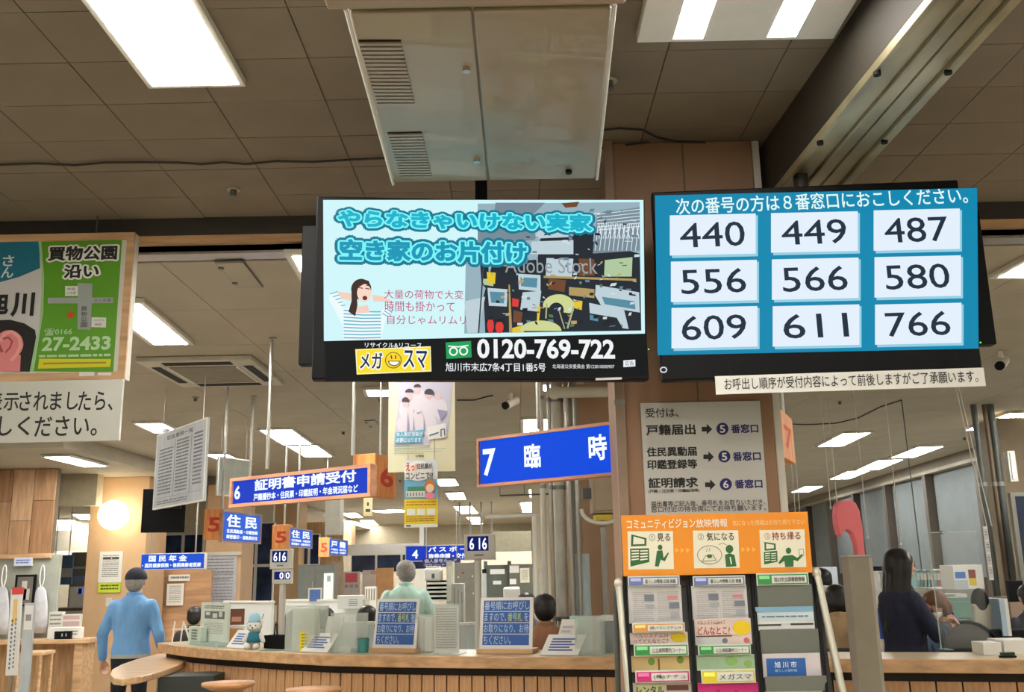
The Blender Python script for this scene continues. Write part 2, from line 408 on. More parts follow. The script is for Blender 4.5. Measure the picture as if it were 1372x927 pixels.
quad_light([(61, 611), (92, 607), (137, 622), (118, 622)], 2.955, 'ceiling light under the lowered ceiling above the globe lamp')
quad_light([(206, 702), (224, 700), (232, 708), (214, 710)], 2.955, 'ceiling light beside the black hanging screen')
quad_light([(66, 696), (98, 694), (108, 702), (80, 703)], 2.955, 'ceiling light in the far left recess, left one')
quad_light([(98, 688), (122, 687), (130, 694), (110, 695)], 2.955, 'ceiling light in the far left recess beside the pillar')
quad_light([(378, 697), (392, 695), (405, 703), (392, 705)], 2.955, 'ceiling light above the second orange 5 plate')
quad_light([(418, 708), (428, 707), (436, 713), (426, 715)], 2.955, 'small ceiling light between the second and third blue signs')
# the big light of the lobby, upper left
fl, fr = atz(205, 105, HN), atz(320, 103, HN)
cx_ = (fl.x+fr.x)/2; w_ = fr.x-fl.x
light_at(Vector((cx_, fl.y-0.6, 0)), Vector((0, 1, 0)), w_, 1.2, HN, 'large bright ceiling light left of the ceiling air conditioner', 'lobby ceiling lights', 0.02)
# twin-strip light, upper right
fl, fr = atz(853, 57, HN-0.04), atz(1115, 55, HN-0.04)
t = T('ceiling_light', 'white ceiling light with two bare bright strips, right of the air conditioner', 'light', ((fl.x+fr.x)/2, fl.y-0.65, HN-0.05), 0, 'lobby ceiling lights')
w_ = fr.x-fl.x
box('housing', t, M_white, -w_/2, w_/2, -0.65, 0.65, 0.008, 0.048, 0.004)
for (a_, b_) in ((903, 943), (1028, 1067)):
    xa, xb = atz(a_, 53, HN-0.05).x-t.location.x, atz(b_, 51, HN-0.05).x-t.location.x
    box('light_strip', t, M_strip, xa, xb, -0.62, 0.63, 0.0075, 0.012)
# unseen lights added over the lobby to brighten surfaces facing the camera
for i, (x_, y_) in enumerate(((-3.2, 0.2), (0, -0.2), (3.2, 0.2), (-3.2, -2.5), (0, -2.5), (3.2, -2.5), (-5.6, 2.6), (5.2, 2.9))):
    light_at(Vector((x_, y_, 0)), Vector((0, 1, 0)), 0.3, 1.2, HN, 'added ceiling light over the waiting area, '+('left of the viewer', 'just behind the viewer', 'right of the viewer', 'far back on the left', 'far back in the middle', 'far back on the right', 'beyond the left frame edge', 'beyond the right frame edge')[i], 'added waiting area lights')
for x_, y_, l_ in ((5.3, 5.8, 'added ceiling light past the right frame edge over the counter'), (5.4, 8.4, 'added ceiling light past the right frame edge near the windows'), (-5.6, 6.0, 'added ceiling light past the left frame edge, nearer'), (-5.9, 8.6, 'added ceiling light past the left frame edge, farther')): light_at(Vector((x_, y_, 0)), Vector((0, 1, 0)), 0.3, 1.2, HF, l_, GL)  # lamps added out of frame to brighten the dim right side, repeated at left
# ---------------------------------------------------------------- big ceiling air conditioner
za = 2.93
n0, n1 = atz(463, 12, za), atz(824, 6, za); f0, f1 = atz(527, 247, za), atz(800, 240, za)
ac = T('air_conditioner', 'big beige ceiling air conditioner with louvred grilles above the screens', 'air conditioner', (0, 0, za)); A0 = Vector((0, 0, za))
M_ac = mat('beige_enamel', (152, 137, 114), 0.38, 0.0, var=0.03, scale=1.5)
M_ac.node_tree.nodes['Principled BSDF'].inputs['Coat Weight'].default_value = 0.35
yN, yF = n0.y, f0.y
MB().quadprism([(n0.x, yN), (n1.x, yN), (f1.x, yF), (f0.x, yF)], 0.012, HN-za-0.002).obj('casing', M_ac, ac, 0.01)
def acx(t, s): return lerp(lerp(n0.x, f0.x, s), lerp(n1.x, f1.x, s), t)
def acy(s): return lerp(yN, yF, s)
mid = 0.468
for a_, b_ in ((0.012, mid-0.004), (mid+0.004, 0.988)):
    MB().quadprism([(acx(a_, .02), acy(.02)), (acx(b_, .02), acy(.02)), (acx(b_, .985), acy(.985)), (acx(a_, .985), acy(.985))], 0.0, 0.013).obj('access_panel', M_ac, ac, 0.004)
def grille(q, n, label=None):
    p = [atz(a, b, za) for a, b in q]
    g = MB().quadprism([(v.x, v.y) for v in p], -0.001, 0.004).obj('grille', M_black, ac)
    for i in range(n):
        s0, s1 = (i+0.42)/n, (i+1.0)/n
        a, b, c, d = lerp(p[0], p[3], s0), lerp(p[1], p[2], s0), lerp(p[1], p[2], s1), lerp(p[0], p[3], s1)
        MB().quadprism([(v.x, v.y) for v in (a, b, c, d)], -0.006, -0.001).obj('slat', M_ac, g)
grille([(480, 53), (537, 53), (556, 139), (506, 139)], 17)
grille([(519, 177), (565, 176), (579, 236), (537, 236)], 16)
for p in ((625, 91), (639, 213), (762, 228)):
    v = atz(p[0], p[1], za); MB().tube([(v.x, v.y, -0.012), (v.x, v.y, 0)], 0.011, 12).obj('latch', M_chrome if p[0] < 700 else M_black, ac)
for sgn in (0, 1):
    v0, v1 = (n0, f0) if sgn == 0 else (n1, f1)
    MB().tube([(v0.x, v0.y, 0.0), (v1.x, v1.y, 0.0)], 0.005, 8).obj('edge_strip', M_offw, ac)
v0 = atz(450, 12, za); v1 = atz(826, 6, za)
box('front_lip', ac, M_ac, v0.x-.02, v1.x+.02, yN-0.06, yN-0.005, -0.006, 0.05, 0.006)
# ceiling cassette unit
def cassette(q, label):
    p = [atz(a, b, HF) for a, b in q]; xs = sorted(v.x for v in p); ys = sorted(v.y for v in p)
    x0, x1, y0, y1 = (xs[0]+xs[1])/2, (xs[2]+xs[3])/2, (ys[0]+ys[1])/2, (ys[2]+ys[3])/2
    t = T('cassette_unit', label, 'air conditioner', (x0, y0, HF-0.05)); W, D = x1-x0, y1-y0
    box('cover', t, mat('cassette_plastic', (196, 192, 180), 0.4), 0, W, 0, D, 0.012, 0.048, 0.006)
    box('intake_grille', t, mat('cassette_intake', (140, 134, 118), 0.6), W*.2, W*.8, D*.2, D*.8, 0.004, 0.013, 0.003)
    for a in ((.2, .8, .05, .14), (.2, .8, .86, .95)): box('air_slot', t, M_black, W*a[0], W*a[1], D*a[2], D*a[3], 0.008, 0.013)
    for a in ((.05, .13), (.87, .95)): box('air_slot', t, M_black, W*a[0], W*a[1], D*.2, D*.8, 0.008, 0.013)
    for a in (.185, .80): box('flap', t, M_white, W*a, W*a+.02, D*.2, D*.8, 0.002, 0.012)
cassette([(173, 478), (339, 475), (378, 510), (253, 513)], 'square ceiling air outlet unit between the map poster and steel sign rod')
def hatch(q, label, z, name='ceiling_hatch'):
    p = [atz(a, b, z) for a, b in q]; c = sum(p, Vector())/4
    t = T(name, label, 'hatch', (c.x, c.y, z-0.008))
    MB().quadprism([((v.x-c.x), (v.y-c.y)) for v in p], 0.001, 0.006).obj('rim', M_dgrey, t)
    MB().quadprism([((v.x-c.x)*.93, (v.y-c.y)*.93) for v in p], -0.002, 0.001).obj('lid', M_ceil2, t)
    for s in (-.3, .3):
        v = lerp(p[0], p[3], .5+s); MB().tube([(v.x*.85+c.x*.15-c.x, v.y-c.y, -0.008), (v.x*.85+c.x*.15-c.x, v.y-c.y, -0.002)], 0.015, 10).obj('catch', M_dgrey, t)
hatch([(287, 349), (326, 348), (353, 383), (318, 383)], 'square access hatch in the ceiling left of the advert screen', HF)
hatch([(488, 563), (502, 562), (511, 571), (497, 572)], 'small dark vent hatch in the ceiling above the 6 sign', HF)
# ================================================================ SCREENS OVER THE COUNTER
M_bez = mat('screen_bezel', (17, 18, 21), 0.5, var=0, spec=.15)
# ---- left: advert screen
S = F('advert_screen', 'wide hanging screen showing a turquoise lettered advert with a laughing woman', 'screen', (424, 262), (870, 509), 3.2, 3.33)
S.body(M_bez, 0.05, 'casing', 0.006)
S.polys('black_display', em(8, 12, 16, 1), [[(432, 268), (863, 268), (866, 503), (436, 511)]], 0.5)
S.polys('picture', em(208, 246, 250, 1), [[(433, 268), (862, 268), (864, 447), (434, 457)]], 1)
# storage room photograph
S.polys('photo_wall', em(150, 178, 190), [[(640, 273), (857, 271), (859, 443), (622, 447), (624, 352), (640, 330)]], 1.4)
S.polys('photo_dark', em(34, 42, 50), [[(726, 306), (857, 340), (859, 443), (650, 446), (648, 396), (660, 352), (720, 348)], [(768, 312), (796, 309), (793, 340), (768, 341)], [(643, 350), (654, 350), (656, 392), (645, 380)]], 2)
S.polys('photo_pale', em(190, 208, 216), [[(712, 324), (768, 322), (768, 341), (708, 341)], [(716, 310), (760, 306), (762, 318), (718, 320)], [(732, 346), (768, 347), (766, 371), (731, 371)],
   [(694, 367), (724, 369), (724, 391), (695, 388)], [(653, 386), (680, 388), (679, 411), (655, 410)], [(700, 392), (725, 390), (722, 418), (697, 415)], [(798, 382), (856, 392), (857, 419), (806, 411), (797, 396)], [(789, 406), (836, 416), (842, 441), (834, 440), (826, 426), (790, 420)], [(622, 404), (650, 398), (640, 446), (626, 446)]], 3)
S.polys('photo_grey', em(120, 140, 152), [[(800, 286), (857, 278), (857, 336), (794, 340)], [(640, 300), (726, 290), (716, 322), (640, 326)], [(664, 272), (730, 272), (710, 292), (660, 296)]], 3)
S.polys('photo_blue', em(86, 140, 160), [[(806, 398), (850, 404), (851, 415), (810, 408)], [(697, 372), (720, 373), (719, 386), (698, 384)], [(790, 422), (801, 424), (801, 431), (790, 429)], [(656, 391), (676, 392), (675, 407), (658, 406)], [(684, 348), (708, 346), (706, 354), (686, 354)]], 4)
grid = []
for i in range(10): grid += thin_line([(801+i*6, 303), (797+i*6, 336)], 0.9)
for i in range(9): grid += thin_line([(802+i*6.2, 300), (806+i*6.2, 320)], 0.9)+thin_line([(806+i*6.2, 300), (802+i*6.2, 320)], 0.9)
for i in range(6): grid += thin_line([(800, 288+i*4.2), (857, 281+i*4.6)], 0.9)
S.polys('photo_crate_mesh', em(226, 238, 244), grid, 4)
S.polys('photo_green', em(176, 200, 160), [[(810, 349), (847, 345), (846, 371), (809, 371)], [(646, 374), (660, 374), (661, 384), (648, 382)]], 4)
S.polys('photo_wood', em(176, 152, 96), [[(728, 370), (852, 374), (852, 377), (728, 373)], [(762, 385), (796, 388), (796, 400), (762, 396)], [(681, 382), (683, 382), (686, 446), (682, 446)], [(664, 353), (688, 355), (688, 358), (664, 357)]], 5)
S.polys('photo_yellow', em(230, 196, 50), [[(652, 365), (664, 366), (663, 381), (653, 380)], [(720, 411), (724, 411), (722, 430), (719, 430)], [(686, 440), (700, 436), (702, 446), (686, 446)], [(768, 402), (780, 404), (779, 416), (768, 413)]], 5)
S.polys('photo_brown', em(112, 72, 48), [[(735, 374), (758, 376), (756, 392), (734, 388)], [(775, 347), (796, 348), (796, 370), (775, 370)], [(688, 416), (700, 419), (698, 434), (687, 432)], [(752, 273), (776, 271), (772, 278), (757, 279)]], 5)
S.polys('photo_red', em(220, 60, 56), [circ(657, 437, 4.5, 10), circ(669, 439, 5.5, 8), [(686, 400), (695, 402), (694, 412), (686, 411)]], 6)
S.polys('photo_extinguisher_tops', em(30, 30, 34), [[(654, 425), (660, 425), (660, 429), (654, 429)], [(664, 428), (675, 428), (674, 432), (665, 432)]], 7)
S.polys('photo_chair', em(206, 214, 148), [circ(748, 410, 21, 15, 20, math.pi*.95, math.pi*2.25)+circ(745, 416, 10, 10, 10, math.pi*2.1, math.pi*1.1)[::1], circ(724, 444, 28, 14, 16, math.pi, 2*math.pi)], 6)
S.polys('photo_chair_legs', em(170, 176, 130), thin_line([(732, 408), (731, 427)], 2)+thin_line([(768, 412), (760, 440)], 2.5)+thin_line([(749, 418), (756, 441)], 1.5), 7)
S.polys('photo_pole', em(60, 60, 70), thin_line([(648, 352), (641, 446)], 2), 6)
rt = random.Random(11)
for nm, c, n_ in (('photo_bits_pale', (206, 220, 226), 34), ('photo_bits_dark', (24, 32, 40), 40), ('photo_bits_mid', (104, 132, 150), 34), ('photo_bits_warm', (190, 160, 110), 16), ('photo_bits_green', (90, 120, 80), 8)):
    q_ = []
    for i in range(n_):
        x_, y_ = rt.uniform(655, 848), rt.uniform(344, 438)
        if n_ > 20 and i % 3 == 0: x_, y_ = rt.uniform(700, 850), rt.uniform(280, 342)
        a_, b_ = rt.uniform(1.5, 8), rt.uniform(1, 4.5); k_ = rt.uniform(-2, 2)
        q_.append([(x_, y_), (x_+a_, y_+k_*.4), (x_+a_+k_, y_+b_+k_*.4), (x_+k_, y_+b_)])
    S.polys(nm, em(*c), q_, 5.5)
# watermark line over the stored things
S.text(em(150, 160, 165), [('Adobe Stock', 676, 345, 800, 368)], 8)
# woman in the advert (a flat picture on the screen)
m_str = em(236, 250, 252); m_bl = em(96, 176, 200); m_sk = em(244, 208, 190)
S.polys('woman_shirt', m_str, [[(459, 414), (470, 410), (492, 414), (500, 420), (509, 420), (519, 407), (528, 410), (515, 432), (511, 455), (460, 456), (460, 438), (450, 418), (441, 402), (441, 396), (450, 392), (461, 404)]], 2)
st = []
for i in range(9): st += thin_line([(461, 416+i*4.6), (486, 418+i*4.4), (510, 418+i*4.3)], 1.5)
for i in range(5): st += thin_line([(443+i*3.5, 394+i*4), (452+i*2.5, 391+i*4.5)], 1.2)
for i in range(4): st += thin_line([(512+i*3, 420-i*3.2), (521+i*2, 425-i*3)], 1.2)
S.polys('woman_stripes', m_bl, st, 3)
S.polys('woman_arms', m_sk, [[(452, 391), (471, 393), (470, 403), (458, 401)], [(499, 395), (516, 398), (527, 405), (500, 404)], [(476, 412), (493, 409), (495, 419), (478, 420)]], 3)
S.polys('woman_hair', em(62, 44, 40), [circ(484, 388, 13.5, 14)+[], [(471, 386), (478, 384), (479, 410), (476, 424), (467, 418), (471, 404)]], 4)
S.polys('woman_face', em(250, 216, 198), [circ(488, 393, 9.5, 12)], 5)
S.polys('woman_features', em(96, 54, 50), thin_line([(481, 386), (486, 387)], 1.3)+thin_line([(490, 387), (495, 388)], 1.3)+thin_line([(481, 382), (486, 382)], 1)+thin_line([(491, 383), (496, 384)], 1)+[circ(489, 400, 3.2, 3)], 6)
S.polys('woman_fringe', em(62, 44, 40), [[(478, 378), (484, 374), (494, 377), (498, 386), (490, 380), (480, 386)]], 6)
# headline
L1 = [('やらなきゃいけない実家', 455, 283, 791, 311)]; L2 = [('空き家のお片付け', 457, 323, 704, 353)]
S.text(em(22, 118, 146), L1+L2, 9, 0.0, -0.23, 'headline_outline')
S.text(em(120, 246, 248), L1+L2, 10, 0.0, -0.10, 'headline_border')
S.text(em(26, 176, 204), L1, 11, 0.0, 0.045, 'headline')
S.text(em(24, 150, 184), L2, 11, 0.0, 0.045, 'headline')
S.text(em(190, 60, 110), [('大量の荷物で大変', 515, 389, 621, 402), ('時間も掛かって', 516, 404, 609, 419), ('自分じゃムリムリ', 519, 423, 624, 436)], 9, 0.0, name='handwriting')
# lower band
S.text(em(240, 244, 246), [('リサイクル&リユース', 489, 459, 565, 466, .01), ('0120-769-722', 640, 455, 823, 480, .03), ('旭川市末広7条4丁目1番5号', 597, 486, 731, 498, .008), ('北海道公安委員会 第123010000907', 740, 488, 823, 494, 0)], 2)
S.polys('logo_plate', em(250, 224, 40), [[(476, 468), (577, 464), (578, 498), (478, 502)]], 2)
S.polys('logo_edge', em(250, 246, 230), thin_line([(477, 469), (576.5, 465), (577.5, 497), (478.5, 501), (477, 469)], 1), 3)
S.text(em(250, 250, 240), [('メガ', 483, 473, 512, 494), ('スマ', 541, 470, 572, 493)], 3, 0, -0.07, 'logo_border')
S.text(em(24, 44, 84), [('メガ', 483, 473, 512, 494), ('スマ', 541, 470, 572, 493)], 4, 0, 0.02, 'logo_lettering')
S.polys('smile_disc', em(24, 44, 84), [circ(527, 483, 11, 11)], 4)
S.polys('smile_face', em(252, 214, 30), [circ(527, 483, 10, 10)], 5)
S.polys('smile_eyes', em(24, 44, 84), thin_line([(524, 477), (525, 481)], 1.6)+thin_line([(530, 477), (530, 481)], 1.6)+[circ(528, 484, 8, 7, 14, 0, math.pi)], 6)
S.polys('smile_teeth', em(250, 250, 250), [circ(528, 485, 6.5, 4.8, 14, 0, math.pi)], 7)
S.polys('freephone_plate', em(30, 160, 90), [[(597, 459), (631, 457), (632, 479), (598, 481)]], 2)
S.polys('freephone_mark', em(245, 250, 248), thin_line([(601, 464), (614, 465), (627, 463)], 1.6)+thin_line(circ(607.5, 471, 5, 5, 18)+[(612.5, 471)], 2)+thin_line(circ(621, 470.5, 5, 5, 18)+[(626, 470.5)], 2), 3)
S.polys('advert_box', em(236, 240, 242), [[(835, 483), (851, 482), (851, 491), (835, 492)]], 2)
S.text(em(40, 44, 50), [('広告', 837, 484, 849, 490)], 3)
S.polys('label_strip', ink(200, 200, 196), [[(798, 506.5), (833, 505.5), (833, 508.5), (798, 509.5)]], 1)
S.polys('power_led', em(120, 255, 60, 1.5), [circ(869, 468, 1.0)], 1)
box('wall_bracket', S.e, M_bez, S.W*.42, S.W*.58, 0.05, 0.12, S.H*.25, S.H*.8)
# ---- right: queue number screen
R = F('number_screen', 'hanging teal screen listing nine called numbers from 440 to 766', 'screen', (873, 257), (1317, 497), 3.36, 3.30)
R.body(M_bez, 0.05, 'casing', 0.006)
R.polys('display', em(14, 136, 176, 1.0), [[(877.5, 262), (1309, 252), (1311, 467), (881, 476)]], 1)
R.text(em(226, 250, 250), [('次の番号の方は８番窓口におこしください。', 905, 266.5, 1297, 272.5)], 2, 0.012)
R.m = (860, 230, .3732)
for r, c, x0, y0, x1, y1, n in ((0, 0, 100, 158, 408, 298, '440'), (0, 1, 463, 150, 774, 288, '449'), (0, 2, 831, 140, 1140, 281, '487'),
      (1, 0, 104, 324, 412, 465, '556'), (1, 1, 466, 316, 777, 457, '566'), (1, 2, 834, 308, 1144, 449, '580'),
      (2, 0, 106, 490, 414, 631, '609'), (2, 1, 469, 484, 780, 625, '611'), (2, 2, 836, 478, 1146, 618, '766')):
    sl = -0.022*(x1-x0)
    R.polys('card_edge', em(150, 208, 228), [[(x0+8, y0+6), (x1+8, y0+6+sl), (x1+8, y1+6+sl+7), (x0+8, y1+6+7)]], 2)
    R.polys('number_card', em(228, 240, 252), [[(x0, y0), (x1, y0+sl), (x1, y1+sl+4), (x0, y1+4)]], 3)
    tx0, tx1 = x0+(x1-x0)*.11, x0+(x1-x0)*.88
    ty0, ty1 = y0+(y1-y0)*.24+sl*.5, y0+(y1-y0)*.80+sl*.5
    x_0, z_1 = R.uv(tx0, ty0); x_1, z_0 = R.uv(tx1, ty1)
    mb = MB(); zz0, zz1 = min(z_0, z_1), max(z_0, z_1)
    add_text(mb, n, x_0, x_1, zz0, zz1, -0.0048, 0.004); mb.obj('number', em(34, 48, 66), R.e)
R.m = (0, 0, 1)
R.polys('maker_ring', em(220, 225, 230), thin_line(circ(889, 495.5, 4.2, 3.4, 14)+[(893.2, 495.5)], 1.6), 1)
R.polys('power_led', em(80, 255, 90, 1.5), [circ(1317-3.5, 459, 1.2)], 1)
# header text baseline slope is carried by the screen itself
N = F('notice_strip', 'long white notice strip hanging under the number screen', 'notice', (958, 504), (1321, 517), 3.31, 3.25)
N.body(M_paper, 0.006, 'strip', 0); box('tab', N.e, M_black, .05, .065, .002, .005, N.H, N.H+.05); box('tab', N.e, M_black, N.W-.09, N.W-.075, .002, .005, N.H, N.H+.05)
N.text(ink(30, 34, 34), [('お呼出し順序が受付内容によって前後しますがご了承願います。', 970, 507, 1311, 512)], 1, 0.006)
# rear screens back to back with them
for (tl, br, Y0, Y1, lb, m_) in (((405, 302), (850, 478), 3.52, 3.50, 'black rear screen whose edge shows left of the advert screen', 0), ((890, 290), (1336, 461), 3.56, 3.56, 'black rear screen whose edge shows right of the number screen', 0)):
    Q = F('rear_screen', lb, 'screen', tl, br, Y0, Y1); Q.body(M_black, 0.05, 'casing', 0.004)
    box('mount_arm', Q.e, M_bez, Q.W*.47, Q.W*.53, -0.10, -0.012, Q.H*.55, Q.H*.9)
    box('back_rib', Q.e, M_bez, Q.W*.2, Q.W*.8, -0.012, 0, Q.H*.1, Q.H*.9, 0.003)
# suspension
v = at(645, 262, 3.42); h = T('screen_hanger', 'black square hanger post above the advert screen', 'hanger', (v.x, v.y, v.z-0.1))
box('post', h, M_black, -.022, .022, -.02, .02, 0, HN-v.z+0.1-0.001); box('flange', h, M_black, -.06, .06, -.06, .06, HN-v.z+0.1-0.012, HN-v.z+.1-0.001)
box('cross_bar', h, M_black, -.3, .3, -.09, .05, -.12, -.06)
v = atz(1065, 155, HN); h = T('screen_hanger', 'round dark grey hanger pole with ceiling flange above the number screen', 'hanger', (v.x, v.y, 2.7))
M_pole = mat('charcoal_paint', (48, 46, 44), 0.5)
MB().tube([(0, 0, 0), (0, 0, HN-2.701)], 0.028, 16).obj('pole', M_pole, h)
MB().tube([(0, 0, HN-2.716), (0, 0, HN-2.701)], 0.05, 20).obj('flange', M_pole, h)
box('cross_bar', h, M_black, -.3, .3, -.04, .08, -.3, -.22); box('clamp', h, M_black, -.05, .05, -.06, .05, -.25, .02)

# ================================================================ HANGING SIGNS
def wires(items, m, lb, cat, name='rod', r=0.01):
    for i, (px, py, Y, z1, l) in enumerate(items):
        v = at(px, py, Y); t = T(name, l, cat, (v.x, v.y, v.z)); MB().tube([(0, 0, 0), (0, 0, z1-v.z)], r, 8).obj('tube', m, t)
        MB().tube([(0, 0, z1-v.z-.01), (0, 0, z1-v.z-.001)], r*2.6, 12).obj('flange', m, t)
M_signf = mat('sign_frame_wood', (206, 150, 116), 0.5, wood='h', scale=4)
G1 = F('counter_sign', 'blue lit sign reading 6 for certificate applications, hanging left of the poster', 'sign', (310, 641), (497.5, 665), 6.5, 5.75)
G1.body(M_signf, 0.05, 'case', 0.004); G1.frame(M_signf, 0.022, -0.012, 0)
G1.frects('lit_face', em(22, 62, 200, 1.0), [(.02, .09, .98, .91)], 1)
G1.ftext(em(235, 245, 255, 1.2), [('6', .035, .30, .075, .72), ('証明書申請受付', .19, .14, .90, .50), ('戸籍謄抄本・住民票・印鑑証明・年金現況届など', .185, .60, .915, .83)], 2, 0.03)
G2 = F('counter_sign', 'blue lit sign reading 7 with two wide spaced characters, right of the poster', 'sign', (640, 588), (836, 636), 5.4, 4.8)
G2.body(M_signf, 0.07, 'case', 0.004); G2.frame(M_signf, 0.016, -0.012, 0)
G2.frects('lit_face', em(14, 76, 224, 1.0), [(.02, .06, .98, .94)], 1)
G2.ftext(em(235, 245, 255, 1.2), [('7', .045, .25, .13, .76), ('臨', .35, .25, .46, .70), ('時', .79, .22, .90, .68)], 2, 0.025)
def plate5(tl, br, Y, lb, Y2=None, n='5', num=ink(204, 66, 44), t=0.15):
    P = F('number_plate', lb, 'sign', tl, br, Y, Y2); P.body(M_orange_wood, t, 'wood_block', 0.004)
    P.ftext(num, [(n, .26, .30, .80, .74)], 1, 0.03, name='numeral'); return P
plate5((274, 682), (299, 722), 8.0, 'orange wooden block with a red 5, nearest of the three, below the list board')
plate5((365, 703), (387, 735), 10.5, 'orange wooden block with a red 5 above the small 616 display')
plate5((427, 720), (440.5, 746), 13.0, 'farthest orange wooden block with a red 5, over the grey lockers')
def blue_sign(tl, br, Y, Y2, lb, big, small):
    P = F('counter_sign', lb, 'sign', tl, br, Y, Y2); P.body(M_signf, 0.03, 'case', 0.003); P.frame(mat('pale_sign_rim', (176, 178, 190), .5), 0.008, -0.006, 0)
    P.frects('lit_face', em(60, 104, 214, 1.0), [(.03, .06, .97, .94)], 1)
    P.ftext(em(240, 246, 255, 1.2), [(big, .10, .12, .86, .5), (small, .1, .58, .9, .70), (small[::-1], .1, .76, .9, .88)], 2, 0.03)
blue_sign((299, 683), (349, 729), 7.95, 8.8, 'blue lit sign right of the nearest 5 block', '住 民', '住民異動届・印鑑登録')
blue_sign((387.5, 706), (418, 735), 10.5, 11.5, 'blue lit sign right of the second 5 block', '住 民', '住民異動届・印鑑登録')
blue_sign((441, 721), (465.5, 745), 13.0, 14.2, 'blue lit sign right of the farthest 5 block', '戸 籍', '戸籍届出・国民年金')
P = plate5((503, 607), (531, 668), 5.9, 'large orange wooden block with a red 6 behind the cream poster', 6.2, '6')
P.hang(HF, (.3, .7), .008)
P = plate5((1044, 546), (1066, 622), 4.9, 'narrow wooden block with a red 7 beside the pillar notice', 5.3, '7', ink(216, 92, 56), 0.06); P.hang(HF, (.5,), .006)
wires([(358, 628, 6.25, HF, 'steel rod holding the left end of the 6 sign'), (473, 610, 5.85, HF, 'pale rod holding the right end of the 6 sign'), (722, 575, 5.15, HF, 'steel rod holding the left half of the 7 sign'), (834, 566, 4.86, HF, 'steel rod holding the right end of the 7 sign'),
       (298, 682, 7.9, HF, 'steel rod above the nearest orange 5 block'), (333, 690, 8.4, HF, 'steel rod above the nearest blue 5 sign'), (381, 704, 10.6, HF, 'thin rod above the second orange 5 block'), (399, 707, 10.8, HF, 'thin rod above the second blue 5 sign'), (437, 720, 13.1, 2.96 if at(437, 720, 13.1).x < -4.85 else HF, 'thin rod above the farthest orange 5 block')], M_chrome, '', 'rod', 'sign_rod', 0.012)
# list board
P = F('list_board', 'large pale grey hanging board with a printed list, tilted towards the hall', 'notice board', (211, 583), (272.5, 671), 8.0, 7.1)
mb_ = mat('pale_grey_board', (176, 180, 186), 0.5); P.body(mb_, 0.02, 'board', 0.002); P.hang(HF); P.frame(M_offw, 0.012, -0.004, 0)
P.ftext(ink(70, 74, 80), [('取扱業務一覧', .22, .06, .75, .12)], 1)
P.lines(ink(120, 124, 130), .08, .22, .36, .84, 14, .5, seed=3); P.lines(ink(120, 124, 130), .44, .16, .68, .84, 16, .5, seed=4); P.lines(ink(110, 114, 124), .78, .14, .94, .80, 14, .5, seed=5); P.lines(ink(120, 124, 130), .08, .9, .7, .96, 2, .5, seed=6)
P.frects('rules', ink(130, 134, 140), [(.40, .14, .41, .86), (.72, .13, .73, .86), (.05, .86, .95, .865)], 1)
P = F('hanging_board', 'pale blank hanging panel half behind the steel rod beside the list board', 'notice board', (293, 611), (333, 667), 9.4, 9.8); P.body(mat('pale_green_panel', (196, 206, 200), .5), 0.02, 'board'); P.hang(HF); P.frame(M_chrome, .012, -.004, 0)
# black hanging screen on left
P = F('hanging_screen', 'black hanging screen left, seen below the list board', 'screen', (192, 655), (247, 713), 10.0, 10.1); P.body(M_black, 0.04, 'casing', .005)
P.frects('glass', mat('dark_glass', (14, 16, 18), .5, var=0, spec=.15), [(.04, .05, .96, .93)], 1)
v = at(215, 655, 10.0); h = T('screen_bracket', 'black bracket pole carrying the black hanging screen', 'bracket', (v.x, v.y+.08, v.z)); MB().tube([(0, 0, 0), (0, 0, HF-v.z)], .03, 10).obj('pole', M_black, h); box('mount', h, M_black, -.08, .2, -.045, .0, -.2, .02)
# cream family poster
P = F('hanging_poster', 'tall cream poster with a pale violet group photo, hanging under the advert screen', 'poster', (521, 500), (610, 631), 5.2)
P.body(mat('cream_poster', (226, 222, 190), .5, var=.01), .006, 'sheet', 0)
P.hang(HF)
P.m = (500, 510, .2265)
P.polys('photo_field', ink(196, 194, 214), [[(140, -60), (480, -60), (445, 300), (340, 330), (335, 385), (120, 385), (150, 100)]], 1)
P.polys('photo_pale_figures', ink(216, 210, 222), [circ(195, 170, 42, 60), circ(190, 260, 50, 55), circ(265, 110, 45, 75), circ(335, 160, 50, 70), circ(330, 260, 45, 70), circ(400, 170, 40, 60), circ(260, 240, 40, 60)], 2)
P.polys('photo_faces', ink(218, 190, 196), [circ(217, 88, 20, 26), circ(262, 55, 18, 24), circ(331, 85, 21, 26), circ(192, 135, 18, 22), circ(384, 95, 15, 20)], 3)
P.polys('photo_hair', ink(64, 58, 72), [circ(215, 70, 26, 22, 14, math.pi, 2*math.pi), circ(262, 40, 22, 20, 14, math.pi, 2*math.pi), circ(331, 74, 28, 26, 14, math.pi*.9, 2.1*math.pi), circ(192, 120, 22, 22, 14, math.pi*.9, 2.1*math.pi)], 4)
P.polys('photo_shadows', ink(150, 146, 178), [[(205, 180), (215, 300), (200, 300)], [(240, 200), (245, 290), (235, 290)], [(300, 210), (310, 300), (298, 300)], [(380, 170), (440, 180), (400, 240)], [(255, 190), (285, 185), (268, 200)]], 4)
P.polys('blue_caption', ink(96, 176, 210), [[(132, 308), (300, 290), (300, 330), (132, 345)], [(130, 345), (290, 332), (288, 366), (130, 374)]], 5)
P.text(ink(236, 244, 248), [('本人限定受取が', 138, 306, 294, 328), ('必要になります', 136, 340, 284, 364)], 6, .01)
P.polys('card_print', ink(226, 226, 226), [[(320, 275), (430, 250), (435, 335), (325, 350)]], 5)
P.polys('card_portrait', ink(70, 100, 140), thin_line([(402, 330), (402, 290), (422, 287), (424, 325)], 6)+thin_line([(335, 325), (385, 308)], 7), 6)
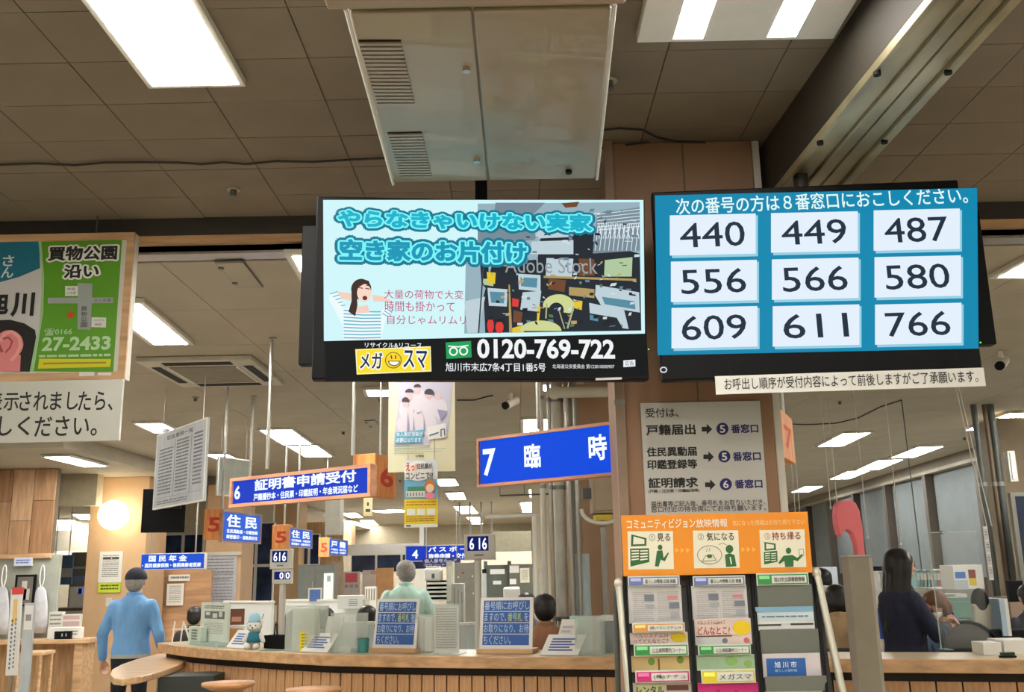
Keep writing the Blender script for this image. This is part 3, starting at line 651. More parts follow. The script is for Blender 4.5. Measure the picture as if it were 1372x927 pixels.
P.polys('small_print', ink(150, 180, 176), thin_line([(125, 392), (335, 384)], 3)+thin_line([(125, 402), (335, 396)], 3)+thin_line([(125, 412), (430, 400)], 2.5)+thin_line([(125, 424), (405, 416)], 2.5)+thin_line([(125, 432), (300, 430)], 2.5), 3)
P.text(ink(60, 60, 60), [('法務省', 250, 438, 300, 452)], 3, .01); P.m = (0, 0, 1)
# yellow flyer
P = F('hanging_flyer', 'smaller flyer with yellow lower half and cartoon girl, below the cream poster', 'poster', (542, 616), (586.5, 706), 5.15)
P.body(mat('pale_flyer', (216, 222, 226), .5, var=.01), .005, 'sheet', 0)
P.hang(P.o.z+P.H+.12, y=.02, r=.002)
P.frects('yellow_field', ink(236, 212, 40), [(0, .585, 1, 1)], 1); P.frects('sky_field', ink(110, 176, 210), [(0, .30, 1, .585)], 1)
P.frects('hill_field', ink(70, 140, 110), [(.1, .40, .9, .47)], 2)
P.frects('town_field', ink(214, 214, 210), [(.05, .47, .62, .56)], 3); P.frects('town_windows', ink(90, 100, 110), [(.08+i*.09, .49, .11+i*.09, .54) for i in range(6)], 4)
def fcirc(P, cx, cy, rx, ry): return [(cx*P.W+rx*P.W*math.cos(a*math.pi/8), (1-cy)*P.H+ry*P.H*math.sin(a*math.pi/8)) for a in range(16)]
def fpoly(P, name, m, pls, lay):
    mb = MB(); [mb.face(p, -.0012*lay) for p in pls]; return mb.obj(name, m, P.e)
fpoly(P, 'speech_bubble', ink(240, 240, 238), [fcirc(P, .42, .17, .42, .15)], 4)
fpoly(P, 'girl_hair', ink(196, 120, 60), [fcirc(P, .77, .40, .17, .10)], 5); fpoly(P, 'girl_face', ink(240, 206, 176), [fcirc(P, .77, .43, .12, .065)], 6); fpoly(P, 'girl_dress', ink(226, 130, 160), [fcirc(P, .77, .54, .15, .05)], 5)
P.ftext(ink(226, 92, 40), [('えっ!', .05, .05, .36, .17)], 7, .03); P.ftext(ink(40, 44, 48), [('住民票が', .38, .06, .84, .14), ('コンビニで!?', .05, .19, .86, .29)], 7, .02)
P.frects('white_boxes', ink(236, 238, 232), [(.08, .73, .33, .82), (.38, .73, .63, .82), (.68, .73, .93, .82), (.0, .955, 1, 1)], 2)
P.lines(ink(200, 110, 50), .06, .62, .95, .70, 2, .4, 2, 8); P.lines(ink(170, 110, 50), .06, .84, .9, .93, 3, .4, 2, 9); P.frects('maker_mark', ink(40, 40, 44), [(.06, .965, .2, .985)], 3)
P = F('rod_tag', 'small pale tag hanging beneath the right end of the 6 sign', 'sign', (487, 667), (499, 691), 5.75); P.body(mat('tag_yellow', (226, 214, 170), .6), .01, 'plate'); P.frects('tag_print', ink(60, 60, 60), [(.4, .25, .6, .45), (.25, .62, .75, .78)], 1); 
# map poster
P = F('framed_poster', 'wood-framed green poster with a map and an ear photo, upper left', 'poster', (-118, 318), (168, 508), 4.36)
P.body(M_offw, .05, 'back_box', .003, x0=0.01); P.frame(M_wood2, .034, -.012, 0.0)
P.m = (0, 300, .2373)
P.polys('green_field', mat('print_green', (92, 158, 34), .4, var=0), [[(232, 90), (690, 92), (640, 838), (190, 832), (245, 500), (250, 300)]], 1)
P.polys('left_field', mat('print_grey', (206, 208, 210), .4, var=0), [[(-480, 90), (232, 90), (250, 300), (245, 500), (185, 832), (-480, 838)]], 1)
P.polys('teal_field', mat('print_teal', (22, 112, 140), .4, var=0), [[(-480, 90), (222, 90), (228, 250), (110, 300), (0, 330), (-480, 420)]], 2)
P.polys('pale_band', ink(160, 206, 150), [[(218, 90), (235, 90), (250, 300), (246, 480), (190, 834), (160, 834), (222, 600), (236, 400), (236, 260)]], 3)
P.polys('head_photo_hair', ink(30, 30, 32), [[(-150, 700), (-120, 580), (-20, 545), (60, 542), (140, 562), (200, 600), (206, 640), (170, 834), (-150, 834)]], 3)
P.polys('ear_photo', ink(226, 138, 140), [circ(55, 680, 80, 80, 24), [(-20, 740), (120, 740), (116, 834), (-60, 834)]], 4)
P.polys('ear_rim', ink(238, 168, 166), thin_line([(10, 660), (30, 622), (70, 610), (110, 640), (120, 690), (96, 740), (70, 770)], 17), 5)
P.polys('ear_inner', ink(176, 84, 88), thin_line([(20, 650), (50, 642), (72, 664), (60, 700), (36, 726)], 11)+thin_line([(0, 690), (14, 720)], 18), 5)
P.text(ink(240, 244, 240), [('買物公園', 283, 132, 658, 200), ('沿い', 370, 235, 555, 302)], 3, 0, -.12, 'title_border')
P.text(ink(30, 32, 30), [('買物公園', 283, 132, 658, 200), ('沿い', 370, 235, 555, 302)], 4, 0, .035, 'title')
P.text(ink(214, 232, 238), [('さ', 22, 180, 76, 238), ('ん', 14, 246, 74, 303)], 3, 0, .02)
P.text(ink(28, 30, 32), [('旭', -50, 398, 42, 510), ('川', 80, 396, 186, 516)], 5, 0, .04)
P.polys('map_roads', ink(158, 168, 166), [[(440, 334), (524, 338), (514, 598), (440, 596)], [(272, 418), (640, 416), (640, 448), (272, 450)]], 3)
P.polys('map_labels', ink(224, 228, 224), [[(370, 352), (442, 352), (442, 408), (370, 408)], [(520, 528), (602, 530), (600, 586), (518, 584)]], 4)
P.polys('map_star', ink(214, 60, 40), [[(401+28*(1 if i % 2 == 0 else .42)*math.sin(i*math.pi/5), 514-30*(1 if i % 2 == 0 else .42)*math.cos(i*math.pi/5)) for i in range(10)]], 4)
P.text(ink(50, 56, 50), [('中央', 384, 362, 428, 376), ('バス停', 380, 384, 430, 400), ('３・６街', 536, 424, 630, 442), ('買', 462, 468, 494, 492), ('物', 462, 498, 494, 522), ('公', 462, 528, 494, 552), ('園', 460, 556, 494, 584), ('コンビニ', 530, 538, 592, 550), ('駅前', 540, 562, 576, 576)], 5)
P.text(ink(186, 222, 178), [('☎0166', 254, 592, 408, 628, .01), ('27-2433', 248, 644, 620, 708, .035)], 4)
P.lines(ink(180, 216, 160), .62, .83, .93, .85, 1, .8, 5, 3)
P.polys('yellow_band', ink(214, 210, 40), [[(224, 762), (630, 764), (624, 808), (216, 818)]], 4); P.polys('band_print', ink(160, 150, 40), thin_line([(250, 790), (600, 784)], 10), 5)
P.polys('edge_labels', ink(226, 226, 220), [[(455, 838), (540, 838), (538, 860), (453, 862)], [(560, 842), (636, 842), (634, 858), (558, 858)]], 11)
v = at(131, 285, 4.40); t = T('ceiling_hook', 'small hook and wire above the green map poster', 'hook', (v.x, v.y, v.z)); MB().tube([(0, 0, -.1), (0, 0, HN-v.z)], .003, 6).obj('wire', M_dgrey, t); MB().ell((0, 0, .05), (.012, .012, .012)).obj('eye', M_chrome, t)
# white call notice
P = F('hanging_notice', 'white hanging notice board in large black writing, under the map poster', 'notice', (-250, 516), (159, 590), 4.3)
P.body(mat('white_board', (196, 198, 190), .25, var=0), .02, 'board', .002)
P.m = (0, 490, .2265)
P.text(ink(34, 34, 34), [('表', -95, 158, 10, 264), ('示', 30, 164, 106, 262), ('され', 122, 156, 282, 262), ('まし', 304, 156, 458, 258), ('たら、', 470, 154, 664, 262), ('し', 2, 300, 66, 412), ('く', 112, 302, 172, 410), ('ださい。', 212, 302, 570, 412)], 1, 0.012)
P.m = (0, 0, 1)
# reception guide on near pillar
P = F('guide_board', 'white guide board on the brown pillar directing to windows 5 and 6', 'notice board', (858, 540), (1030, 690), 3.682)
P.body(mat('guide_white', (204, 206, 204), .3, var=0), .008, 'board', .001)
P.m = (820, 520, .2806); kb = ink(28, 30, 32); nv = ink(30, 34, 110)
P.text(kb, [('受付は、', 160, 97, 318, 138)], 1, .012)
P.text(kb, [('戸籍届出', 163, 176, 398, 220), ('住民異動届', 166, 284, 404, 322), ('印鑑登録等', 168, 344, 406, 382), ('証明請求', 174, 430, 410, 472)], 1, .03)
P.text(kb, [('(戸籍・住民票・印鑑証明等)', 174, 484, 418, 498)], 1, .012)
P.text(ink(60, 62, 62), [('届出書等ご記入後、番号札をお取りいただき、', 186, 540, 732, 556), ('窓口付近の待合席にてお待ち願います。', 186, 566, 736, 583)], 1, .01)
P.text(nv, [('番窓口', 568, 174, 698, 212), ('番窓口', 576, 306, 710, 344), ('番窓口', 586, 438, 718, 476)], 1, .03)
P.polys('number_discs', nv, [circ(527, 194, 29, 29), circ(536, 326, 29, 29), circ(543, 459, 29, 29)], 1)
P.text(ink(226, 228, 228), [('5', 514, 178, 540, 212), ('5', 523, 310, 549, 344), ('6', 530, 442, 556, 476)], 2, .02)
ar = []
for ax_, ay in ((428, 196), (436, 328), (444, 461)): ar.append([(ax_, ay-11), (ax_+24, ay-11), (ax_+24, ay-26), (ax_+50, ay), (ax_+24, ay+26), (ax_+24, ay+11), (ax_, ay+11)])
P.polys('arrows', kb, ar, 1)
# 7 red question shaped sign on the gate post, post
p0 = at(1150, 745, 4.7); p1 = at(1167, 745, 4.7)
t = T('gate_post', 'tall beige grey metal post standing before the right counter', 'post', (at(1150, 745, 4.7).x, 4.7, 0)); w2 = 0.052; zt = p0.z
M_post = mat('beige_grey_steel', (158, 150, 136), .4, .25, var=.03)
box('column', t, M_post, -w2, w2, 0, .1, 0.02, zt, .006); box('side_channel', t, M_chrome, w2-.004, w2+.016, .01, .09, 0.02, zt-.01); box('base_plate', t, M_dgrey, -.12, .12, -.05, .15, 0, .02, .004); box('cap', t, M_chrome, -w2-.003, w2+.003, -.003, .103, zt-.002, zt+.006)
Q = F('hooked_sign', 'pink red hook-shaped sign standing at the top of the grey post', 'sign', (1119, 668), (1162, 758), 4.66, 4.72)
Q.m = (1060, 500, .2373)
out = [(258, 800), (262, 745), (282, 722), (330, 714), (365, 730), (388, 775), (404, 860), (424, 1080), (388, 1085), (372, 960), (352, 905), (322, 880), (296, 892), (288, 925), (276, 905), (262, 850)]
MB().face([Q.uv(*q) for q in out], 0, .035).obj('plate', mat('pink_red_plastic', (240, 122, 134), .35, var=.02), Q.e, .004)
# suspended duct tape: cable along the lobby ceiling
def cable(name, label, pts, z=None, r=.004, m=M_dark, Y=None):
    w = [atz(a, b, z) if Y is None else at(a, b, Y) for a, b in pts]; o = w[0]
    t = T(name, label, 'cable', o); MB().tube([p-o for p in w], r, 6).obj('cord', m, t)
cable('ceiling_cable', 'thin dark cable sagging along the lobby ceiling left of the air conditioner', [(-40, 221), (0, 221), (50, 219), (100, 221.5), (140, 218), (190, 217.5), (240, 218), (270, 220), (300, 217.5), (330, 220), (370, 216), (420, 217), (470, 214), (515, 212)], HN-.012, .005)
cable('ceiling_cable', 'dark cable looping from the air conditioner to the near pillar top', [(800, 175), (830, 172), (860, 174), (880, 184), (905, 190), (945, 191)], HN-.01, .004)
cable('ceiling_cable', 'second dark cable just under the loop beside the near pillar', [(800, 198), (820, 198), (840, 194), (870, 190)], HN-.01, .004)
cable('ceiling_cable', 'thin cable crossing the office ceiling above the red numeral then dropping', [(1042, 567), (1080, 569), (1120, 567), (1150, 560), (1180, 545), (1208, 536)], HF-.008, .006)
v = atz(1208, 536, HF-.008); t = T('drop_cable', 'thin cable dropping from the office ceiling above the standing woman', 'cable', v); MB().tube([(0, 0, 0), (.01, .02, -.2), (0.02, .02, -1.6)], .006, 6).obj('cord', M_dgrey, t)
cable('ceiling_cable', 'short thin cable on the ceiling right of the cream poster', [(612, 536), (636, 536), (650, 532), (660, 530)], HF-.008, .006)
# small ceiling fittings
def fitting(px, py, z, kind, lb):
    v = atz(px, py, z)
    if kind == 's':
        t = T('sprinkler_head', lb, 'sprinkler', (v.x, v.y, z-.035)); MB().tube([(0, 0, .0), (0, 0, .033)], .015, 10).obj('body', M_dgrey, t); MB().tube([(0, 0, .028), (0, 0, .034)], .03, 14).obj('rosette', M_ceil2, t)
    if kind == 'c':
        t = T('security_camera', lb, 'camera', (v.x, v.y, z-.12)); MB().tube([(0, 0, .05), (0, 0, .119)], .02, 10).obj('stalk', M_white, t)
        MB().tube([(.05, .06, .06), (-.04, -.05, .0)], .04, 14).obj('housing', M_white, t); MB().tube([(-.04, -.05, .0), (-.055, -.066, -.01)], .034, 14).obj('lens', M_black, t)
for a in ((1102, 98, HN, 's', 'dark sprinkler head beside the twin-strip light'), (816, 107, HN, 's', 'dark fitting on the ceiling at the right edge of the air conditioner'), (313, 253, HN, 's', 'small fitting on the lobby ceiling near the dark fascia'), (509, 533, HF, 's', 'dark round fitting left of the cream poster'), (460, 578, HF, 's', 'black fitting above the middle of the 6 sign'),
          (536, 643, HF, 's', 'dark fitting between the red 6 block and yellow flyer'), (1125, 537, HF, 's', 'flat fitting on the office ceiling below the notice strip'), (1292, 586, HF, 's', 'fitting near the window side ceiling edge'), (262, 532, HF, 's', 'small fitting on the ceiling above the list board'),
          (684, 526, HF, 'c', 'white bullet security camera above the 7 sign'), (1340, 470, HF, 'c', 'white security camera right of the number screen')): fitting(*a)
# ================================================================ COUNTER
CH = 1.05
M_lip = mat('counter_edge_wood', (204, 164, 122), .35, wood='h', scale=4)
M_top = mat('counter_top_pale', (206, 190, 160), .3, var=.03)
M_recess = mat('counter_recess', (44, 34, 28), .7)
M_slat = mat('counter_slat_wood', (194, 150, 108), .45, wood='v', scale=6, bump=.03)
def counter(name, label, pix, pitch, depth=0.55, zc=CH):
    w = [atz(a, b, zc) for a, b in pix]; w = [Vector((p.x, p.y, 0)) for p in w]
    t = T(name, label, 'counter', w[0]); o = w[0]
    nrm = []
    for i in range(len(w)):
        d = (w[min(i+1, len(w)-1)]-w[max(i-1, 0)]).normalized(); nrm.append(Vector((-d.y, d.x, 0)))
    def strip(nm, m, a, b, z0, z1, bev=0):
        F_ = [p+n*a-o for p, n in zip(w, nrm)]; B_ = [p+n*b-o for p, n in zip(w, nrm)]
        mb = MB(); k = len(w); vs = []
        for z in (z0, z1): vs += [(p.x, p.y, z) for p in F_]+[(p.x, p.y, z) for p in B_]
        fs = []
        for i in range(k-1):
            a0, a1, b0, b1 = i, i+1, k+i, k+i+1
            fs += [(a0, b0, b1, a1), (2*k+a0, 2*k+a1, 2*k+b1, 2*k+b0), (a0, a1, 2*k+a1, 2*k+a0), (b0, 2*k+b0, 2*k+b1, b1)]
        fs += [(0, 2*k, 3*k, k), (k-1, 2*k-1, 4*k-1, 3*k-1)]
        mb.add(vs, fs); return mb.obj(nm, m, t, bev)
    strip('front_edge', M_lip, 0, .05, zc-.075, zc, .006)
    strip('worktop', M_top, .052, depth, zc-.03, zc-.001, .002)
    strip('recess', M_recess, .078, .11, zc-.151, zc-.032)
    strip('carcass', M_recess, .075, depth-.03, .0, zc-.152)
    # slats along the front
    pts = [p+n*.055 for p, n in zip(w, nrm)]; me = MB().box(.005, pitch-.005, 0, .016, 0.08, zc-.125).mesh('slat'); me.materials.append(M_slat)
    L_ = [0]
    for a, b in zip(pts[:-1], pts[1:]): L_.append(L_[-1]+(b-a).length)
    s = 0
    while s < L_[-1]-pitch*.9:
        i = max(j for j in range(len(L_)-1) if L_[j] <= s); f = (s-L_[i])/(L_[i+1]-L_[i]); p = lerp(pts[i], pts[i+1], f); d = (pts[i+1]-pts[i]).normalized()
        sl = link('slat', me, M_slat, t); sl.location = p-o; sl.rotation_euler = (0, 0, math.atan2(d.y, d.x)); s += pitch
    return t, w, nrm
ct1, cw1, cn1 = counter('service_counter', 'long curved wooden counter with slatted front, left of the pillar', [(211, 861), (245, 866), (280, 869), (360, 873.5), (440, 877), (530, 878.5), (640, 879.5), (740, 880), (838, 880.5)], .088)
ct2, cw2, cn2 = counter('service_counter', 'wooden counter with wide slatted front, right of the brochure rack', [(1046, 882), (1150, 883), (1250, 883.5), (1372, 884), (1480, 885), (1640, 887)], .14, .5)
def con(px, py=None, back=.12):    # a point on the counter top at a pixel column, some way behind the edge
    for w, n in ((cw1, cn1), (cw2, cn2)):
        for i in range(len(w)-1):
            a, b = w[i]+n[i]*back, w[i+1]+n[i+1]*back
            # find where the column's vertical plane cuts the segment
            d = ray(px, 870); ang = d.x/d.y
            den = (b.x-a.x)-ang*(b.y-a.y)
            if abs(den) < 1e-9: continue
            f = (ang*a.y-a.x)/den
            if -0.02 <= f <= 1.02: p = lerp(a, b, f); return Vector((p.x, p.y, CH))
    return None
# wing table with rounded end, dark cabinet under
zw = .93
pl = [(147, 903), (150, 896.5), (162, 890), (182, 883), (212, 875.5), (246, 874), (262, 878), (240, 890.5), (222, 897), (205, 902), (189, 906), (165, 909.5), (152, 908)]
w = [atz(a, b, zw) for a, b in pl]; o = sum(w, Vector())/len(w)
t = T('wing_table', 'rounded pale wooden table wing jutting from the left end of the counter', 'table', (o.x, o.y, 0))
MB().quadprism([(p.x-o.x, p.y-o.y) for p in w[::-1]], zw-.045, zw).obj('tabletop', M_wood, t, .008)
dk = [atz(a, b, zw) for a, b in ((206, 899), (238, 880), (262, 880), (243, 891))]
p_ = atz(205, 899, zw)-o
box('dark_base', t, mat('dark_green_cabinet', (52, 58, 56), .5), p_.x+.02, p_.x+.42, p_.y+.06, p_.y+.4, 0, zw-.047)
MB().tube([(p_.x-.06, p_.y+.3, 0), (p_.x-.06, p_.y+.3, zw-.046)], .015, 10).obj('leg', M_chrome, t)
# small ledges in front of the counter (round-fronted seats)
for (a, b, y, lb) in ((271, 341, 914, 'small wooden stool seat before the counter, the one nearer the wing table'), (383, 458, 922, 'second small wooden stool before the counter, cut by the frame')):
    Y = 6.15; p = at((a+b)/2, y, Y); wd_ = (at(b, y, Y)-at(a, y, Y)).length
    t = T('stool', lb, 'stool', (p.x, Y, 0), 0, 'wooden stools along the counter')
    z_ = p.z
    MB().loft([(0, 0, z_-.045, wd_*.30, wd_*.26), (0, 0, z_-.03, wd_*.40, wd_*.34), (0, 0, z_-.018, wd_*.5, wd_*.42), (0, 0, z_, wd_*.5, wd_*.42)], 28).obj('seat', mat('stool_wood', (190, 138, 92), .45, wood='h', scale=5), t)
    MB().loft([(0, 0, 0.03, .04, .04), (0, 0, z_-.045, .05, .05)], 16).obj('column', M_slat, t); MB().tube([(0, 0, 0), (0, 0, .03)], .17, 24).obj('base', M_dgrey, t)

# ---------------------------------------------------------------- things on the counter
M_print = ink(120, 126, 128); M_blue = mat('notice_blue', (46, 96, 176), .5, var=.02)
def cbox(name, label, cat, tl, br, back, m, depth=.02, part='panel', **k):
    p = con((tl[0]+br[0])/2, back=back); Yr = p.y
    a = con(tl[0], back=back) or p; b = con(br[0], back=back) or p
    f = F(name, label, cat, tl, br, a.y, b.y); dz = CH-f.o.z; f.o.z = CH; f.e.location.z = CH; f.H -= dz
    if m is not None: f.body(m, depth, part, .001)
    return f
def easel(tl, br, lb, seed=1):
    f = cbox('counter_notice', lb, 'notice', tl, br, .22, None)
    W, H = f.W, f.H
    th = math.radians(-10); M_ = Matrix.Translation((0, 0, .03)) @ Matrix.Rotation(th, 4, 'X')
    mb = MB(); mb.box(0, W, 0, .012, 0, H-.03, M_); b = mb.obj('white_panel', M_paper, f.e)
    box('wooden_base', f.e, M_lip, -.01, W+.01, -.03, .14, 0, .03, .004)
    mb = MB(); mb.box(.2*W, .8*W, .10, .112, .03, H*.7, Matrix.Rotation(math.radians(12), 4, 'X')); mb.obj('back_strut', M_offw, f.e)
    hh = H-.03
    def pr(name, m, rects, lay):
        q = MB()
        for (a, b_, c, d) in rects:
            q.add([M_ @ Vector((x, -.0012*lay, z)) for x, z in ((a*W, (1-d)*hh), (c*W, (1-d)*hh), (c*W, (1-b_)*hh), (a*W, (1-b_)*hh))], [(0, 1, 2, 3)])
        q.obj(name, m, b)
    pr('blue_row', M_blue, [(.06, .06, .94, .27), (.06, .285, .94, .49), (.06, .505, .94, .71), (.06, .725, .94, .93)], 1)
    q = MB()
    for s_, a, c, r in (('番号順にお呼びし', .08, .93, 0), ('ますので、', .08, .50, 1), ('お取りになり、お待', .08, .93, 2), ('ちください。', .08, .60, 3)):
        z1 = (1-(.08+r*.223))*hh; add_text(q, s_, a*W, c*W, z1-.165*hh, z1, 0, .006)
    q.v = [tuple(M_ @ Vector((v[0], v[1]-.0026, v[2]))) for v in q.v]; q.obj('lettering', ink(186, 214, 240), b)
    q = MB(); z1 = (1-.303)*hh; add_text(q, '番号札', .53*W, .80*W, z1-.165*hh, z1, 0, .006); q.v = [tuple(M_ @ Vector((v[0], v[1]-.0026, v[2]))) for v in q.v]; q.obj('lettering', ink(190, 214, 120), b)
    q = MB(); add_text(q, 'を', .84*W, .92*W, z1-.165*hh, z1, 0, .006); q.v = [tuple(M_ @ Vector((v[0], v[1]-.0026, v[2]))) for v in q.v]; q.obj('lettering', ink(186, 214, 240), b)
easel((500, 802), (557, 869), 'blue and white notice on a wooden base, in front of the man in pale green')
easel((641, 800), (713, 873), 'blue and white notice on a wooden base, in front of the person in brown')
def slanted(name, label, cat, px0, px1, ptop, m, back=.1, th=-32, txt=True, col=ink(70, 100, 170), skew=.25):
    p = con((px0+px1)/2, back=back); a = con(px0, back=back) or p; b = con(px1, back=back) or p
    W = (b-a).length; H = (at((px0+px1)/2, ptop, p.y).z-CH)/math.cos(math.radians(th))
    t = T(name, label, cat, a, math.atan2(b.y-a.y, b.x-a.x))
    Sh = Matrix.Identity(4); Sh[0][2] = skew
    M_ = Matrix.Rotation(math.radians(th), 4, 'X') @ Sh
    W_ = W-abs(skew)*H*.8
    bd = MB().box(0, W_, 0, .008, 0.004, H, M_).obj('card', m, t)
    if txt:
        q = MB()
        for i in range(5):
            q.add([M_ @ Vector((x, -.0015, z)) for x, z in ((W_*.16, H*(.22+i*.13)), (W_*(.8-.1*(i % 2)), H*(.22+i*.13)), (W_*(.8-.1*(i % 2)), H*(.29+i*.13)), (W_*.16, H*(.29+i*.13)))], [(0, 1, 2, 3)])
        q.obj('print_lines', col, bd)
    MB().box(W_*.2, W_*.8, H*.42, H*.43, 0, H*.62, ).obj('rest', M_glasse, t)
    return t
slanted('slanted_leaflet', 'white slanted card with blue lines beside the plush toy', 'leaflet', 302, 331, 845, M_paper)
slanted('slanted_leaflet', 'white slanted card with blue lines left of the two clear boxes', 'leaflet', 402, 442, 849, M_paper)
slanted('slanted_leaflet', 'white slanted card with blue lines at the right of the second blue notice', 'leaflet', 723, 781, 851, M_paper, skew=.3)
slanted('leaflet_card', 'tall white leaflet rising behind the right slanted card', 'leaflet', 741, 772, 830, M_paper, back=.2, th=-12, col=ink(200, 190, 200))
slanted('leaflet_card', 'pale teal leaflet at the back of the right leaflet stand', 'leaflet', 752, 787, 825, mat('teal_paper', (170, 214, 206), .6), back=.28, th=-8, txt=False)
slanted('leaflet_card', 'tall white leaflet rising behind the left slanted card', 'leaflet', 424, 452, 826, M_paper, back=.2, th=-12, txt=False)
slanted('leaflet_card', 'pale bluish leaflet behind the card beside the plush toy', 'leaflet', 318, 342, 822, mat('pale_blue_paper', (206, 224, 236), .6), back=.2, th=-12, txt=False)
def clear_box(tl, br, back, lb, depth=.14, m=None):
    f = cbox('acrylic_stand', lb, 'leaflet stand', tl, br, back, None); W, H = f.W, f.H
    box('side', f.e, m or M_glassp, 0, .004, 0, depth, .004, H); box('side', f.e, m or M_glassp, W-.004, W, 0, depth, .004, H); box('front', f.e, m or M_glassp, .004, W-.004, 0, .004, .004, H); box('back', f.e, m or M_glassp, .004, W-.004, depth-.004, depth, .004, H); box('bottom', f.e, M_glasse, 0, W, 0, depth, 0, .004)
    box('rim', f.e, M_glasse, 0, W, -.001, .004, H, H+.004); return f
M_frost = mat('frosted_acrylic', (216, 226, 220), .3, var=0, alpha=.28)
f = clear_box((383, 812), (421, 871), .12, 'clear acrylic box holding a yellow card, right of the small basket', m=M_frost); box('leaflet', f.e, mat('greenish_paper', (206, 212, 198), .6), .02, f.W-.01, .05, .06, .01, f.H*.95)
fy = F('yellow_card', 'yellow card standing in the clear acrylic box', 'card', (402, 842), (414, 868), con(405).y-.01); fy.e.location.z = CH; fy.body(mat('yellow_card_stock', (232, 214, 40), .5), .004, 'card', 0); fy.lines(ink(120, 120, 50), .15, .1, .85, .9, 5, .35, 1)
clear_box((443, 822), (477, 871), .14, 'tall clear acrylic stand behind the left slanted leaflets', m=M_frost)
f = clear_box((769, 826), (806, 878), .12, 'frosted acrylic stand right of the right slanted leaflets', m=M_frost)
f = clear_box((554, 824), (579, 869), .25, 'clear stand with folded brochures right of the first blue notice', m=M_frost)
box('brochure', f.e, M_paper, .01, f.W*.45, .03, .05, .01, f.H*.96); box('brochure', f.e, M_paper, f.W*.5, f.W-.01, .03, .05, .01, f.H*.93)
f = clear_box((579, 810), (616, 873), .12, 'larger clear stand with a grey printed sheet between the two blue notices'); box('sheet', f.e, mat('grey_sheet', (200, 204, 196), .6), .01, f.W-.01, .012, .016, .006, f.H*.98)
f.lines(ink(150, 152, 150), .12, .08, .88, .9, 16, .4, -6, 12, 'print_lines')
# printed sheet stand at the left
f = cbox('sheet_stand', 'tall stand with a printed information sheet near the left counter end', 'leaflet stand', (270, 807), (304, 862), .2, mat('sheet_white_green', (206, 216, 206), .5), .02)
f.frects('picture', ink(100, 108, 106), [(.15, .20, .88, .38)], 1); f.frects('picture_pale', ink(200, 206, 202), [(.2, .22, .35, .30), (.45, .25, .62, .36), (.68, .21, .8, .33)], 2); f.lines(ink(90, 96, 96), .12, .07, .85, .16, 2, .5, 1); f.lines(ink(160, 170, 164), .15, .48, .85, .75, 7, .4, 1)
box('foot', f.e, M_glasse, -.01, f.W+.01, -.08, .1, 0, .03, .003)
f = cbox('small_leaflet_stand', 'narrow pale leaflet stand left of the printed sheet', 'leaflet stand', (253, 839), (268, 862), .14, mat('pale_green_card', (200, 216, 204), .6), .05); f.lines(ink(90, 110, 100), .25, .15, .75, .8, 4, .5, 1)
p = con(242, back=.14); t = T('folding_stand', 'small white A-shaped folding stand at the left counter end', 'stand', p)
for dx in (-.075, -.005): MB().tube([(dx, 0, 0.006), (dx+.005, .03, .17)], .006, 8).obj('leg', M_paper, t)
MB().tube([(.08, -.01, .006), (0, .03, .17)], .008, 8).obj('leg', M_paper, t); box('ledge', t, M_offw, -.09, .08, .025, .035, .1, .115)
# leaflet box
f = cbox('leaflet_box', 'open cardboard box with orange and brown leaflets behind the printed sheet', 'box', (303, 838), (327, 862), .4, None)
W, H = f.W, f.H
box('back', f.e, M_wood2, 0, W, .1, .11, 0, H, .001); box('side', f.e, M_wood2, 0, .006, 0, .1, 0, H); box('side', f.e, M_wood2, W-.006, W, 0, .1, 0, H); box('front', f.e, mat('orange_print', (206, 140, 80), .5), .006, W-.006, 0, .008, 0, H*.85); box('leaflets', f.e, M_paper, .01, W-.01, .03, .09, .002, H*1.02)
f = F('leaflet_card', 'brown picture leaflet sticking up from the cardboard box', 'leaflet', (308, 817), (327, 838), con(315, back=.46).y); f.e.location.z = CH+.14; f.body(mat('brown_print', (116, 74, 60), .4), .004, 'card', 0); f.frects('print', ink(210, 150, 120), [(.15, .5, .8, .8)], 1)
# plush toy (plain generic bear-like toy)
p = con(340, back=.12); t = T('plush_toy', 'small white plush animal with blue cap and teal jumper sitting on the counter', 'plush toy', p)
M_pl = mat('white_plush', (224, 222, 216), .95, var=.03, scale=40, bump=.5); M_te = mat('teal_knit', (44, 120, 140), .9, bump=.3, scale=60); M_cap = mat('light_blue_felt', (160, 206, 224), .9, bump=.2)
mb = MB(); mb.ell((0, 0, .075), (.052, .045, .06)); mb.ell((-.032, -.06, .022), (.026, .032, .022)); mb.ell((.032, -.06, .022), (.026, .032, .022))
mb.cap((.05, -.01, .10), .018, (.075, -.03, .06), .016); mb.cap((-.05, -.01, .10), .018, (-.068, -.03, .065), .016)
mb.ell((0, -.005, .165), (.058, .05, .046)); mb.ell((0, -.048, .155), (.026, .018, .018)); mb.ell((-.045, 0, .195), (.018, .012, .02)); mb.ell((.045, 0, .195), (.018, .012, .02)); mb.obj('body', M_pl, t)
MB().loft([(0, 0, .05, .054, .048), (0, 0, .08, .056, .05), (0, 0, .115, .045, .042), (0, 0, .125, .035, .032)]).obj('jumper', M_te, t)
MB().loft([(0, 0, .195, .05, .045), (0, 0, .21, .046, .042), (0, 0, .24, .038, .035), (0.005, 0, .262, .012, .012)]).obj('cap', M_cap, t)
for x in (-.02, .02): MB().ell((x, -.053, .172), (.005, .004, .006), 8, 6).obj('eye', M_black, t)
MB().ell((0, -.066, .158), (.007, .004, .005), 8, 6).obj('nose', M_black, t)
